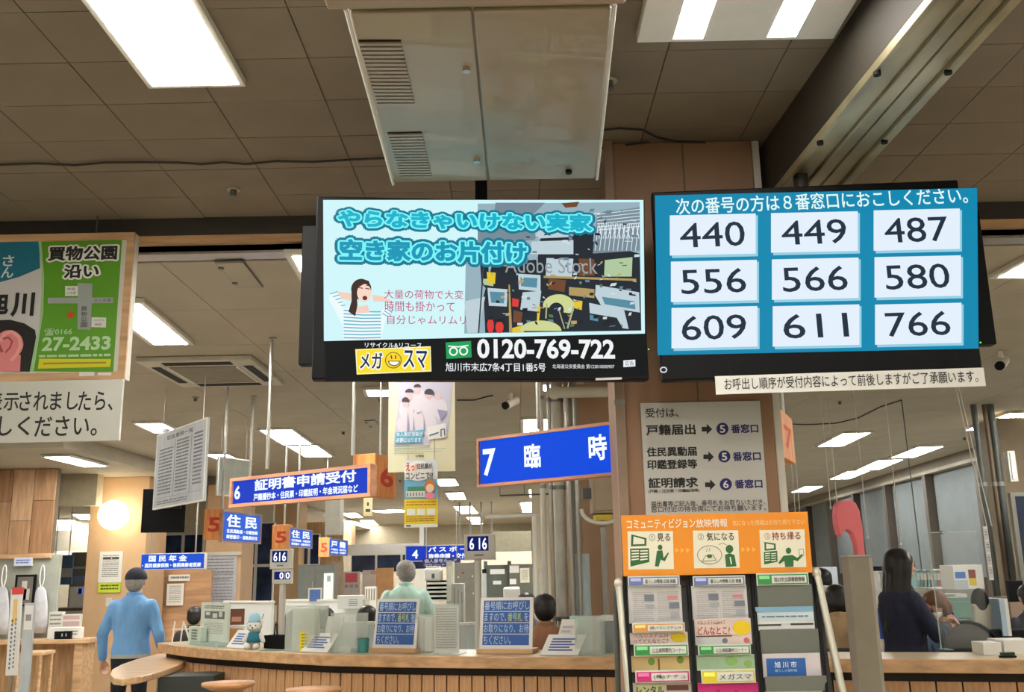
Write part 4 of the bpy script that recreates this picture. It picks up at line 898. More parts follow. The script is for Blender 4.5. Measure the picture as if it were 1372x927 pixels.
# black basket with pens
f = cbox('pen_basket', 'small black basket beside the plush toy', 'basket', (354, 851), (380, 866), .22, None); W, H = f.W, f.H
for a in ((0, W, 0, .006), (0, W, .1, .106), (0, .006, .006, .1), (W-.006, W, .006, .1)): box('side', f.e, M_black, a[0], a[1], a[2], a[3], 0, H)
box('bottom', f.e, M_black, 0, W, 0, .106, -.0, .004)
for i, x in enumerate((.25, .4, .62, .78)):
    a = f.e.location+Vector((W*x, .05, .005)); q = T('pen', ('leftmost', 'second', 'third', 'rightmost')[i]+' of the dark pens in the small black basket', 'pen', a, 0, 'pens in the black basket'); MB().tube([(0, 0, 0), (.012*(-1)**i, .01, H+.075)], .005, 8).obj('barrel', M_black, q); MB().tube([(.012*(-1)**i, .01, H+.075), (.013*(-1)**i, .01, H+.09)], .003, 8).obj('tip', M_dgrey, q)
p = con(366, back=.10); t = T('desk_mat', 'thin green mat lying before the small black basket', 'mat', p); box('sheet', t, mat('green_mat', (110, 150, 128), .6), -.10, .10, -.02, .05, .0, .004, .001)
p = con(487, back=.2); t = T('pen_cup', 'teal pen cup left of the first blue notice', 'cup', p); MB().tube([(0, 0, 0), (0, 0, .095)], .035, 18, .04).obj('cup', mat('teal_plastic', (70, 150, 146), .4), t); MB().tube([(0, 0, .0955), (0, 0, .097)], .034, 18).obj('dark_inside', M_black, t)
p = con(478, back=.2); t = T('stamp_pad', 'small black stamp pad by the teal pen cup', 'stamp pad', p); box('pad', t, M_black, -.04, .04, -.03, .03, 0, .02, .003); box('lid', t, M_dgrey, -.04, .04, .0, .03, .02, .028, .003)
f = cbox('storage_bin', 'grey translucent bin with white lid right of the leaflets', 'bin', (801, 832), (823, 878), .3, mat('grey_bin', (156, 164, 168), .4), .2, 'tub'); box('lid', f.e, M_paper, -.005, f.W+.005, -.005, .205, f.H, f.H+.03, .004)
f = cbox('slim_post', 'narrow cream upright box between bin and brochure rack', 'box', (822, 797), (831, 874), .2, mat('cream_plastic', (196, 186, 160), .5), .05, 'upright'); box('foot', f.e, M_lip, -.01, f.W+.01, -.02, .07, 0, .015)
# screens of number displays on white posts
def display(tl, br, Y, lb, txt, post_px, rows=1):
    f = F('call_display', lb, 'display', tl, br, Y); f.body(M_offw, .06, 'casing', .005)
    f.frects('window', em(16, 24, 96, 1), [(.10, .08, .78, .66)], 1); f.ftext(em(236, 244, 255, 1.3), [(txt, .17, .16, .72, .60)], 2, .018, name='digits')
    f.frects('maker_mark', ink(120, 124, 130), [(.32, .80, .62, .86)], 1)
    v = at(post_px, br[1]-1, Y); q = T('display_post', lb.replace('display', 'display post').replace('showing 616', 'support'), 'post', (v.x, Y+.045, 0))
    MB().tube([(0, 0, 0.02), (0, 0, v.z)], .028, 14).obj('tube', M_offw, q); MB().tube([(0, 0, 0), (0, 0, .02)], .15, 24).obj('base', M_grey, q); return f
display((622, 716), (664, 749), 8.0, 'call display showing 616 in the middle of the office', '6 16', 640)
f = display((362, 736), (391, 762), 8.5, 'small call display showing 616 under the second 5 block', '616', 378)
f = F('call_display', 'lower call display with two digits beneath the small 616 display', 'display', (365, 763), (391, 782), 8.5); f.body(M_offw, .05, 'casing', .004)
f.frects('window', em(16, 24, 96, 1), [(.1, .15, .62, .7), (.66, .15, .92, .7)], 1); f.ftext(em(236, 244, 255, 1.3), [('0', .38, .22, .56, .64), ('0', .69, .22, .88, .64)], 2, .03, name='digits')

# ================================================================ BROCHURE RACK (leans back)
RX = lambda px, py, Y: at(px, py, Y)
yt, yb = 3.5, 3.2
rk = at(960, 927, 3.2); t = T('brochure_rack', 'three-column metal brochure rack standing before the pillar', 'rack', (rk.x, 3.3, 0)); O_ = t.location
def seg(px, py, Y): return at(px, py, Y)-O_
def down(p, q): # extend a rail line to the floor
    d = q-p; return p+d*((-p.z+.01)/d.z)
M_rail = mat('pale_metal_rail', (206, 204, 188), .35, .3, var=.02)
for (a, b) in (((829, 782), (843, 927)), ((1094, 768), (1129, 927))):
    p, q = seg(a[0], a[1], yt), seg(b[0], b[1], yt-.09); e_ = p+(q-p)*3.6; e_.z = max(e_.z, .01)
    e_ = down(p, q) if down(p, q).y > -1.5 else e_
    MB().tube([p, e_], .013, 10).obj('rail', M_rail, t); MB().ell(p, (.016, .016, .02)).obj('rail_cap', M_rail, t)
    pb = p+Vector((0, .12, -.02)); MB().tube([pb, Vector((pb.x, pb.y+.25, .01))], .010, 8).obj('rear_leg', M_dgrey, t)
for (a0, a1, b0, b1) in ((921, 928, 938, 945), (1003, 1011, 1020, 1030)):
    pass
ROWS = [0, 1, 2, 3, 4, 5]
M_pock = mat('smoke_pocket', (112, 116, 108), .3, var=.02); M_wire = M_black
for (xt, xb) in ((836, 846), (921.5, 932), (1007, 1022), (1091, 1108)):
    p, q = seg(xt, 772, yt-.0), seg(xb, 927, yt-.12)
    d = q-p; MB().tube([p, p+d*1.2], .006, 8).obj('upright_wire', M_wire, t)
# backing plate sloping
q = [seg(836, 770, yt+.03), seg(1094, 766, yt+.03), seg(1118, 940, yt-.06), seg(842, 940, yt-.06)]
MB().add(q+[v+Vector((0, .01, 0)) for v in q], [(0, 3, 2, 1), (4, 5, 6, 7), (0, 1, 5, 4), (2, 3, 7, 6), (1, 2, 6, 5), (3, 0, 4, 7)]).obj('back_plate', mat('rack_back', (60, 60, 58), .6), t)
# header
H_ = F('rack_header', 'orange header board with three pictogram boxes atop the brochure rack', 'sign', (832.5, 690.5), (1089, 767), 3.48)
H_.body(mat('header_orange', (240, 150, 40), .45, var=.02), .012, 'board', .001)
H_.m = (820, 520, .2806); wt = ink(246, 240, 226); gr = ink(46, 108, 60)
H_.text(wt, [('コミュニティビジョン', 70, 628, 398, 666), ('放映情報', 400, 626, 552, 662)], 1, .012)
H_.text(ink(246, 212, 150), [('気になった情報はお持ち帰り下さい', 574, 632, 920, 650)], 1, .004)
H_.polys('picture_box', ink(240, 236, 214), [[(74, 684), (290, 682), (296, 864), (78, 866)], [(386, 680), (602, 678), (610, 858), (392, 860)], [(703, 678), (918, 674), (928, 854), (712, 858)]], 1)
H_.text(ink(60, 60, 60), [('見る', 214, 694, 278, 730), ('気になる', 450, 690, 582, 726)], 2, .01); H_.text(ink(150, 60, 50), [('持ち帰る', 762, 688, 900, 722)], 2, .01)
H_.text(ink(90, 90, 90), [('①', 176, 696, 206, 728), ('②', 408, 694, 438, 724)], 2); H_.text(ink(200, 110, 90), [('③', 726, 692, 756, 722)], 2)
H_.polys('chevrons', ink(250, 190, 90), sum([[[(x, 762+s), (x+16, 774+s), (x, 786+s)] for x in xs] for xs, s in (((302, 328, 354), 0), ((618, 644, 670), -4))], []), 2)
g = [[(92, 698), (164, 716), (164, 752), (90, 756)], [(86, 766), (176, 764), (178, 830), (88, 852)], circ(229, 760, 11, 13), [(214, 776), (240, 774), (246, 812), (268, 782), (270, 790), (252, 826), (232, 818), (222, 852), (204, 850)],
     circ(560, 768, 18, 20), [(538, 796), (560, 788), (584, 796), (594, 850), (544, 854)], [(726, 734), (780, 742), (782, 772), (728, 776)], [(724, 782), (788, 776), (790, 828), (726, 842)], circ(842, 776, 13, 15),
     [(818, 800), (860, 796), (884, 810), (906, 790), (910, 800), (886, 826), (866, 820), (866, 852), (826, 854), (822, 824), (798, 840), (794, 832)]]
H_.polys('green_figures', gr, g, 2)
H_.polys('figure_details', ink(236, 234, 214), [[(102, 708), (154, 722), (154, 744), (100, 746)]]+[[(92+42*c, 774+14*r), (128+42*c, 773+13*r), (128+42*c, 779+13*r), (92+42*c, 781+14*r)] for r in range(4) for c in range(2)]+[[(734, 742), (772, 748), (772, 764), (736, 768)]]+[[(730+29*c, 788+11*r), (754+29*c, 786+11*r), (754+29*c, 790+11*r), (730+29*c, 793+11*r)] for r in range(4) for c in range(2)]+[[(560, 806), (566, 806), (572, 840), (566, 840)]], 3)
H_.polys('thought_cloud', ink(120, 124, 110), thin_line(circ(465, 796, 58, 44, 22)+[(523, 796)], 3)+thin_line([(508, 746), (530, 740), (545, 748)], 2.5)+thin_line([(450, 780), (454, 764)], 2.5)+thin_line([(462, 780), (466, 764)], 2.5)+thin_line([(430, 826), (496, 822), (482, 796), (446, 800), (430, 826)], 3)+thin_line([(890, 770), (912, 768), (914, 800), (894, 804), (890, 770)], 2.5), 3)
H_.polys('cloud_mark', gr, [circ(464, 802, 13, 9)], 4); H_.m = (0, 0, 1)
def leaf(tl, br, row, lb, m, name='brochure', k=0):
    Y = yt-.02-.022*row
    f = F(name, lb, 'brochure' if name == 'brochure' else 'label', tl, br, Y, None); f.body(m, .004, 'sheet', 0); return f
def card(tl, br, row, lb, c, txt, tc=(70, 74, 70)):
    f = F('pocket_label', lb, 'label', tl, br, yt-.034-.022*row, None); f.body(ink(216, 222, 214), .003, 'card', 0)
    f.frects('border', ink(*c), [(.02, .12, .98, .94)], 1); f.frects('badge', ink(min(255, c[0]+90), min(255, c[1]+80), min(255, c[2]+80)), [(.05, .2, .25, .5)], 2)
    f.frects('field', ink(226, 228, 222), [(.29, .22, .955, .84)], 2); f.ftext(ink(*tc), [(txt, .33, .34, .92, .74)], 3, .004)
    return f
def pocket(tl, br, row, i):
    Y = yt-.028-.022*row; a = at(tl[0], tl[1], Y)-O_; b = at(br[0], br[1], Y)-O_
    box('pocket', t, M_pock, a.x, b.x, Y-O_.y, Y-O_.y+.003, b.z, a.z)
news = mat('newsprint', (214, 212, 212), .7, var=.02)
def newsleaf(f, s):
    f.frects('columns_rule', ink(190, 190, 192), [(.5, .2, .505, .96)], 1)
    f.lines(ink(176, 174, 178), .08, .17, .46, .97, 15, .4, 1, s); f.lines(ink(176, 174, 178), .54, .17, .95, .97, 15, .4, 1, s+1)
    f.frects('pictures', ink(120, 126, 140), [(.30, .24, .48, .42), (.76, .46, .95, .62)], 2); f.frects('pictures_pale', ink(168, 170, 176), [(.32, .5, .48, .62), (.78, .70, .94, .88)], 2); f.frects('red_box', ink(214, 130, 130), [(.74, .28, .92, .36)], 2)
card((841, 772), (911, 784.5), 0, 'blue-bordered label heading the left rack column', (110, 124, 176), '暮らしの情報 広報 掲載')
newsleaf(leaf((841, 785), (915, 834), 0, 'grey newspaper-like leaflet at the top of the left rack column', news), 21)
card((847, 835), (918, 846.5), 1, 'orange-bordered label in the left rack column', (226, 160, 70), '(株)ベルシステム24')
f = leaf((844, 848), (922, 862), 1, 'white leaflet with yellow burst under the orange label', mat('warm_leaf', (230, 214, 206), .5)); f.ftext(ink(190, 110, 100), [('ベルシステム24', .06, .08, .66, .44)], 1, .01); f.ftext(ink(120, 60, 70), [('ってどんなとこ？', .06, .54, .66, .92)], 1, .01); fpoly(f, 'burst', ink(232, 204, 30), [fcirc(f, .84, .45, .14, .42)], 1)
card((849, 863), (923, 878), 2, 'green-bordered label in the left rack column', (60, 150, 80), '公立病院案内コーナー')
f = leaf((844, 879), (924, 899), 2, 'beige leaflet with two green dots in the left rack column', mat('beige_leaf', (214, 186, 130), .5)); fpoly(f, 'dots', ink(110, 150, 60), [fcirc(f, .36, .35, .06, .24), fcirc(f, .85, .28, .06, .24)], 1); f.frects('brown_mark', ink(130, 90, 50), [(.47, .2, .5, .95)], 1)
card((851, 898.5), (925, 913.5), 3, 'magenta-bordered label in the left rack column', (206, 50, 120), '(株)ナチュ')
f = leaf((847, 915), (928, 950), 3, 'leaflet headed レンタル at the bottom of the left column', mat('grey_leaf', (196, 188, 180), .5)); f.frects('title_field', ink(200, 206, 150), [(.05, .10, .55, .45)], 1); f.ftext(ink(30, 34, 30), [('レンタル', .07, .13, .53, .40)], 2, .02); f.frects('picture', ink(110, 60, 56), [(.58, .10, .95, .3)], 1)
card((928, 772), (999, 784), 0, 'blue-bordered label heading the middle rack column', (110, 124, 176), '暮らしの情報 公民 掲載')
newsleaf(leaf((926, 785), (1003, 829), 0, 'grey newspaper-like leaflet at the top of the middle column', news), 31)
f = leaf((930, 829.5), (1008, 863), 1, 'pinkish leaflet with a yellow round burst, middle column', mat('pink_leaf', (226, 206, 196), .5)); f.ftext(ink(186, 80, 74), [('どんなとこ?', .05, .30, .62, .60)], 1, .015); f.ftext(ink(170, 110, 100), [('ベルシステム24って', .05, .06, .55, .22)], 1, .004); f.frects('pencil_line', ink(90, 60, 60), [(.02, .64, .65, .68)], 1); fpoly(f, 'burst', ink(240, 206, 24), [fcirc(f, .83, .36, .16, .28)], 1)
fpoly(f, 'small_dots', ink(120, 140, 150), [fcirc(f, .52, .84, .05, .1)], 1); fpoly(f, 'red_dot', ink(210, 110, 120), [fcirc(f, .9, .84, .05, .1)], 1); f.frects('lower_field', ink(206, 208, 206), [(.0, .7, .46, 1)], 1)
card((935, 864), (1006.5, 876.5), 2, 'green-bordered label in the middle rack column', (60, 150, 80), '公立病院案内コーナー')
f = leaf((933, 878), (1012, 897), 2, 'pale green leaflet in the middle rack column', mat('green_leaf', (176, 206, 170), .5)); fpoly(f, 'leaf_marks', ink(150, 196, 110), [fcirc(f, .6, .4, .1, .3), fcirc(f, .88, .6, .07, .25)], 1)
card((939, 897), (1013, 914.5), 3, 'yellow label reading メガスマ in the middle column', (230, 210, 40), 'メガスマ')
f = leaf((935, 915), (1018, 950), 3, 'magenta leaflet at the bottom of the middle column', mat('magenta_leaf', (214, 44, 130), .5)); f.frects('marks', ink(180, 20, 90), [(.3, .25, .36, .5), (.6, .3, .66, .55)], 1)
card((1013, 768), (1084, 783), 0, 'green-bordered label heading the right rack column', (60, 150, 80), '旭川市立図書館情報')
pocket((1014, 783.5), (1090, 813), 0, 0)
f = leaf((1012, 813.5), (1091, 832), 1, 'sky blue and white leaflet in the right rack column', mat('sky_leaf', (206, 222, 228), .5)); f.frects('sky', ink(130, 176, 206), [(0, 0, 1, .35)], 1); f.lines(ink(110, 130, 150), .1, .6, .9, .8, 1, .5, 1)
f = leaf((1014, 833), (1092, 843), 1, 'white strip leaflet with two dark lines, right column', M_paper); f.frects('dark_lines', ink(60, 64, 66), [(.02, .3, .42, .5), (.58, .25, .98, .45)], 1)
pocket((1018, 843.5), (1099, 875), 2, 1)
f = leaf((1021, 876), (1101, 906), 3, 'city leaflet with a blue field in the right rack column', mat('city_leaf', (214, 206, 210), .5)); f.frects('blue_field', ink(44, 100, 176), [(.06, .2, .74, 1)], 1); f.ftext(ink(220, 236, 246), [('旭 川 市', .2, .34, .58, .6)], 2, .02); f.ftext(ink(190, 216, 236), [('暮らしの便利帳', .2, .66, .58, .78)], 2, .0)
pocket((1025, 906.5), (1109, 925), 4, 2)
for (a, b) in (((1021, 848), (1036, 852)), ((1065, 846), (1080, 850))): pass
f = leaf((1025, 926), (1104, 950), 4, 'white leaflet at the very bottom of the right column', M_paper)
# ================================================================ PEOPLE
def bake(mb, vox, smooth=4, sf=.5):
    me = mb.mesh('figure'); o = bpy.data.objects.new('figure', me); COL.objects.link(o)
    r = o.modifiers.new('r', 'REMESH'); r.mode = 'VOXEL'; r.voxel_size = vox; r.use_smooth_shade = True
    s = o.modifiers.new('s', 'SMOOTH'); s.factor = sf; s.iterations = smooth
    dg = bpy.context.evaluated_depsgraph_get(); m2 = bpy.data.meshes.new_from_object(o.evaluated_get(dg), depsgraph=dg)
    bpy.data.objects.remove(o); return m2
def V(*a): return Vector(a)
M_skin = mat('skin', (214, 164, 136), .55, var=.04, scale=12); M_hairb = mat('black_hair', (26, 22, 22), .45, var=.1, scale=60, stretch=(6, 6, .5)); M_hairg = mat('grey_hair', (146, 144, 140), .6, var=.15, scale=50); M_hairr = mat('brown_hair', (104, 64, 44), .5, var=.1, scale=60, stretch=(6, 6, .5))
def hand(mb, wrist, d, side, nrm, curl=.5, s=1.0):
    # d: direction of the hand, nrm: palm normal direction, side: towards the thumb
    d = d.normalized(); side = (side-d*side.dot(d)).normalized(); nrm = d.cross(side)
    pc = wrist+d*.045*s
    for k in (-.026, -.009, .009, .026): mb.cap(wrist+d*.012*s+side*k*.6*s, .015*s, wrist+d*.085*s+side*k*s, .012*s)
    for k, L_ in ((.029, .066), (.010, .078), (-.010, .072), (-.029, .056)):
        a = wrist+d*.088*s+side*k*s; b = a+(d*math.cos(curl*.6)+nrm*math.sin(curl*.6))*L_*.5*s; c = b+(d*math.cos(curl*1.6)+nrm*math.sin(curl*1.6))*L_*.5*s
        mb.cap(a, .0092*s, b, .0085*s); mb.cap(b, .0085*s, c, .0072*s)
    a = wrist+d*.03*s+side*.026*s; b = a+(side*.8+d*.7).normalized()*.038*s; c = b+(d+side*.1+nrm*curl*.5).normalized()*.032*s
    mb.cap(a, .013*s, b, .0105*s); mb.cap(b, .0105*s, c, .008*s)
def person(name, label, loc, rz, h, shirt, trousers, hair, style='short', seated=False, arms=None, lean=0, female=False, vox=.011, head_turn=0, head_tilt=0, seat=.45, skirt=False, mask=False, lean_side=0, belt=None, group=None):
    """Faces local +y. loc = point on the floor under the hips."""
    t = T(name, label, 'person', loc, rz, group); k = h/1.70
    hipz = seat+.10 if seated else .90*k
    R_ = Matrix.Rotation(-lean, 4, 'X') @ Matrix.Rotation(lean_side, 4, 'Y'); hip = V(0, 0, hipz)
    def U(x, y, z): return hip+R_ @ V(x*k, y*k, z*k)    # torso frame, z above the hip
    def Lf(mb, secs, inf=0.0):
        secs2 = []; n = 22; vs = []
        for (z, rx, ry, cy) in secs:
            for j in range(n):
                a = 2*math.pi*j/n; c_, s_ = math.cos(a), math.sin(a)
                e = .85; x = (abs(c_)**e)*(1 if c_ > 0 else -1)*(rx+inf); y = (abs(s_)**e)*(1 if s_ > 0 else -1)*(ry+inf)+cy
                vs.append(U(x, y, z))
        m_ = len(secs); fs = [(i*n+j, i*n+(j+1) % n, (i+1)*n+(j+1) % n, (i+1)*n+j) for i in range(m_-1) for j in range(n)]+[list(range(n))[::-1], list(range((m_-1)*n, m_*n))]
        mb.add(vs, fs)
    sw = .175 if female else .20
    tor = [(-.10, .155, .11, 0), (.0, .165, .12, 0), (.12, .135 if female else .15, .105, .0), (.26, .15 if female else .17, .115, .0), (.38, sw-.012, .115, -.005), (.44, sw-.04, .10, -.01), (.49, sw*.55, .075, -.01), (.53, .058, .058, 0)]
    sh = [U(s*(sw-.03), -.01, .425) for s in (-1, 1)]
    if arms is None: arms = [(V(-.26, .0, .18), V(-.27, .07, -.07)), (V(.26, .0, .18), V(.27, .07, -.07))]
    A = [(U(*a), U(*b)) for a, b in arms]
    neck0, neck1 = U(0, -.005, .50), U(0, .012, .57)
    HT = Matrix.Translation(U(0, .02, .552)) @ R_ @ Matrix.Rotation(head_turn, 4, 'Z') @ Matrix.Rotation(-head_tilt, 4, 'X')
    def Hd(x, y, z): return HT @ V(x*k*1.07, y*k, z*k*.97)
    body = MB()
    Lf(body, tor)
    body.cap(neck0, .058*k, neck1, .052*k)
    HM = HT.to_3x3()
    def hell(mb, c, r): mb.ell(Hd(*c), (r[0]*k*1.07, r[1]*k, r[2]*k*.97), 20, 14, HM.to_4x4())
    hell(body, (0, 0, .125), (.079, .096, .100)); hell(body, (0, .022, .065), (.056, .066, .062)); body.cap(Hd(0, .088, .10), .013*k, Hd(0, .106, .075), .014*k)
    hell(body, (0, .082, .035), (.022, .014, .010))
    for s in (-1, 1): hell(body, (s*.077, -.005, .098), (.012, .022, .033))
    for i, s in enumerate((-1, 1)):
        e, w_ = A[i]; body.cap(sh[i], .050*k, e, .040*k); body.cap(e, .040*k, w_, .028*k)
        d = (w_-e).normalized(); hand(body, w_, d, V(-s*.5, .8, 0) if abs(d.z) > .5 else V(-s, 0, .3), None, .7, k)
    legs = MB(); feet = MB()
    for s in (-1, 1):
        if seated: hp, kn, an = V(s*.09, 0, hipz-.02), V(s*.11, .42*k, seat+.05), V(s*.11, .40*k, .09)
        else: hp, kn, an = V(s*.085*k, 0, hipz-.02), V(s*.10*k, .01, .48*k), V(s*.105*k, -.01, .09)
        body.cap(hp, .078*k, kn, .052*k); body.cap(kn, .052*k, an, .036*k); body.cap(an, .036*k, an+V(0, .13, -.055), .028*k)
        legs.cap(hp, .096*k, kn, .068*k); legs.cap(kn, .068*k, an+V(0, 0, .01), .054*k)
        feet.ell(an+V(0, .055, -.048), (.045, .13, .042), 14, 8); feet.box(an.x-.04, an.x+.04, an.y-.06, an.y+.17, 0.0, .03)
    b = link('body', bake(body, vox if seated else vox*.9, 3), M_skin, t)
    shirtm = MB(); st = tor if not belt else tor
    lo = -.04 if belt else -.13
    Lf(shirtm, [(lo, .168, .125, 0)]+[q for q in tor if q[0] > lo and q[0] < .54], .016)
    shirtm.cap(U(0, -.005, .47), .062*k, U(0, .002, .52), .060*k)
    for i in (0, 1):
        e, w_ = A[i]; shirtm.cap(sh[i], .066*k, e, .055*k); shirtm.cap(e, .055*k, lerp(e, w_, .9), .043*k)
    cl = MB(); cz = [(.495, .078), (.53, .072), (.548, .074), (.54, .066), (.50, .06)]; vs = [U(r_*1.0*math.cos(2*math.pi*j/18), r_*1.05*math.sin(2*math.pi*j/18)-.003, z_+.012*math.cos(2*math.pi*j/18+math.pi/2)) for z_, r_ in cz for j in range(18)]
    cl.add(vs, [(i*18+j, i*18+(j+1) % 18, (i+1)*18+(j+1) % 18, (i+1)*18+j) for i in range(4) for j in range(18)], True); cl.obj('collar', shirt, t)
    link('jacket' if belt is None else 'shirt', bake(shirtm, .012, 3), shirt, t)
    if belt is not None:
        bl = MB(); Lf(bl, [(-.055, .172, .13, 0), (-.02, .170, .128, 0)], .012); bl.obj('belt', belt, t)
    lg = MB()
    if skirt: Lf(lg, [(-.42, .23, .17, 0), (-.2, .2, .15, 0), (.03, .165, .125, 0)], .012)
    else: Lf(lg, [(-.14, .165, .12, 0), (-.05, .172, .128, 0), (.02, .168, .125, 0)], .008)
    lg.add(legs.v, legs.f) if not skirt else None
    link('skirt' if skirt else 'trousers', bake(lg, .013, 3), trousers, t)
    link('shoes', feet.mesh('shoes'), M_black, t)
    # eyes and brows
    for s in (-1, 1):
        e_ = MB(); hell(e_, (s*.03, .084, .11), (.013, .008, .008)); e_.obj('eye', M_black, t)
        br = MB(); br.cap(Hd(s*.016, .091, .13), .004, Hd(s*.045, .084, .13), .003); br.obj('eyebrow', hair, t)
    if mask:
        mk = MB(); hell(mk, (0, .045, .062), (.06, .062, .045)); mk.obj('face_mask', M_paper, t)
    hr = MB()
    hell(hr, (0, -.012, .142), (.090, .101, .092)); hell(hr, (0, -.044, .095), (.083, .070, .095))
    if style == 'long':
        for x, y in ((-.055, -.045), (0, -.06), (.055, -.045), (-.075, -.01), (.075, -.01)): hr.cap(Hd(x, y, .13), .045*k, U(x*1.05, y-.045, .24), .036*k)
    if style == 'bob':
        hell(hr, (0, -.035, .075), (.092, .082, .095))
        for s in (-1, 1): hr.cap(Hd(s*.07, -.01, .12), .028*k, Hd(s*.072, .0, -.0), .024*k)
    # cut away hair in front of the face by keeping the cap behind
    hm = bake(hr, .010, 2)
    bmh = bmesh.new(); bmh.from_mesh(hm); inv = HT.inverted(); dele = []
    for v in bmh.verts:
        q = inv @ v.co
        if q.y > .045*k and q.z < .145*k and q.z > -.05 and abs(q.x) < .062*k: dele.append(v)
    if style != 'cap': bmesh.ops.delete(bmh, geom=dele, context='VERTS')
    bmh.to_mesh(hm); bmh.free()
    link('hair', hm, hair, t)
    if style == 'cap':
        cp = MB(); hell(cp, (0, -.005, .140), (.097, .112, .108)); cm = bake(cp, .01, 2)
        bmh = bmesh.new(); bmh.from_mesh(cm); bmesh.ops.delete(bmh, geom=[v for v in bmh.verts if (inv @ v.co).z < .118*k], context='VERTS'); bmh.to_mesh(cm); bmh.free()
        link('cap', cm, mat('navy_cap', (34, 34, 50), .8, bump=.2, scale=80), t)
        pk = MB(); hell(pk, (0, .125, .138), (.066, .06, .008)); pk.obj('cap_peak', MATS['navy_cap'], t)
    return t
def stand(px, Y): return Vector((at(px, 800, Y).x, Y, 0))
def cloth(n, c, r=.85):
    m = mat(n, c, r, var=.10, scale=5, bump=.7, stretch=(1.6, 1.6, .8))
    for q in m.node_tree.nodes:
        if q.type == 'BUMP': q.inputs['Distance'].default_value = .05
    return m
person('person', 'man in light blue shirt and dark cap standing with his back turned at left', stand(180, 9.7), .04, 1.69, cloth('light_blue_shirt', (112, 164, 216)), cloth('black_trousers', (22, 24, 32)), M_hairg, 'cap', vox=.009,
       arms=[(V(-.275, -.02, .17), V(-.285, .06, -.075)), (V(.27, -.05, .17), V(.26, .10, -.0))], belt=mat('pale_belt', (170, 172, 168), .5))
person('person', 'grey-haired man in pale green work shirt standing with back turned behind the first blue notice', stand(543, 10.0), .12, 1.73, cloth('pale_green_shirt', (184, 218, 206)), cloth('grey_trousers', (90, 92, 96)), M_hairg, 'short', vox=.010, head_turn=.35,
       arms=[(V(-.27, .02, .18), V(-.20, .26, .10)), (V(.29, .0, .20), V(.24, .2, .02))], belt=mat('dark_belt', (40, 40, 40), .5), lean=.05)
person('person', 'long-haired woman in dark navy clothes standing behind the right counter', stand(1207, 7.0), -1.35, 1.71, cloth('dark_navy_jacket', (36, 40, 62)), cloth('navy_skirt', (30, 34, 52)), M_hairb, 'long', female=True, skirt=True, vox=.009,
       arms=[(V(-.22, .10, .22), V(-.06, .30, .27)), (V(.22, .10, .20), V(.05, .30, .24))])
t_ = person('person', 'seated person with brown hair, white face mask and blue clothes beside the navy-clad woman', stand(1284, 7.8), 1.9, 1.60, cloth('slate_blue_knit', (88, 112, 148)), cloth('slate_trousers', (52, 60, 80)), M_hairr, 'bob', seated=True, female=True, mask=True, lean=.30, head_tilt=.25, seat=.585, vox=.010,
       arms=[(V(-.22, .16, .22), V(-.06, .34, .28)), (V(.22, .10, .2), V(.1, .3, .12))])
person('person', 'dark-haired person in a tan jacket seated right of the brochure rack', stand(1122, 7.5), -.25, 1.62, cloth('tan_jacket', (178, 150, 112)), cloth('brown_trousers', (70, 60, 50)), M_hairb, 'bob', seated=True, female=True, seat=.60, lean=.12)
person('person', 'black-haired person in brown top seated behind the second blue notice', stand(730, 7.45), .1, 1.56, cloth('brown_shirt', (150, 106, 76)), cloth('brown_trousers', (70, 60, 50)), M_hairb, 'short', seated=True, seat=.60, lean=.05, arms=[(V(-.25, .1, .16), V(-.18, .32, .10)), (V(.25, .1, .16), V(.18, .32, .10))])
def desk_person(px, topy, Y, lb, c, style='short', rz=0.0, hair=None, h=1.62):
    # seated; the seat height follows from where the photo puts the top of the head
    z = at(px, topy, Y).z; s = z-.10-.815*h/1.7
    person('person', lb, stand(px, Y), rz, h, cloth('desk_top_%d' % c[0], c), MATS['grey_trousers'], hair or M_hairb, style, seated=True, seat=s, vox=.013, female=style == 'bob')
    return s
SEATS = [(730, 7.45, .60), (1122, 7.5, .60), (1284, 7.8, .585)]
for a in ((705, 788, 9.6, 'black-haired person in grey partly hidden behind the brown-clad person', (120, 124, 130)), (492, 805, 9.0, 'black-haired person sitting left of the pale green clad man', (60, 62, 70), 'bob'),
          (394, 812, 9.3, 'black-haired person behind the acrylic box with the yellow card', (90, 94, 100), 'bob'), (436, 808, 9.9, 'black-haired person bent low behind the tall leaflets at left', (200, 204, 206)),
          (262, 808, 12.0, 'dark-clad person seated far left behind the printed sheet stand', (46, 42, 44)), (1104, 755, 9.4, 'dark-haired person far behind the upper right corner of the brochure rack', (150, 160, 180)),
          (1380, 776, 8.6, 'dark-haired person cut by the frame at far right', (60, 60, 64))):
    s = desk_person(*a); SEATS.append((a[0], a[2], s))
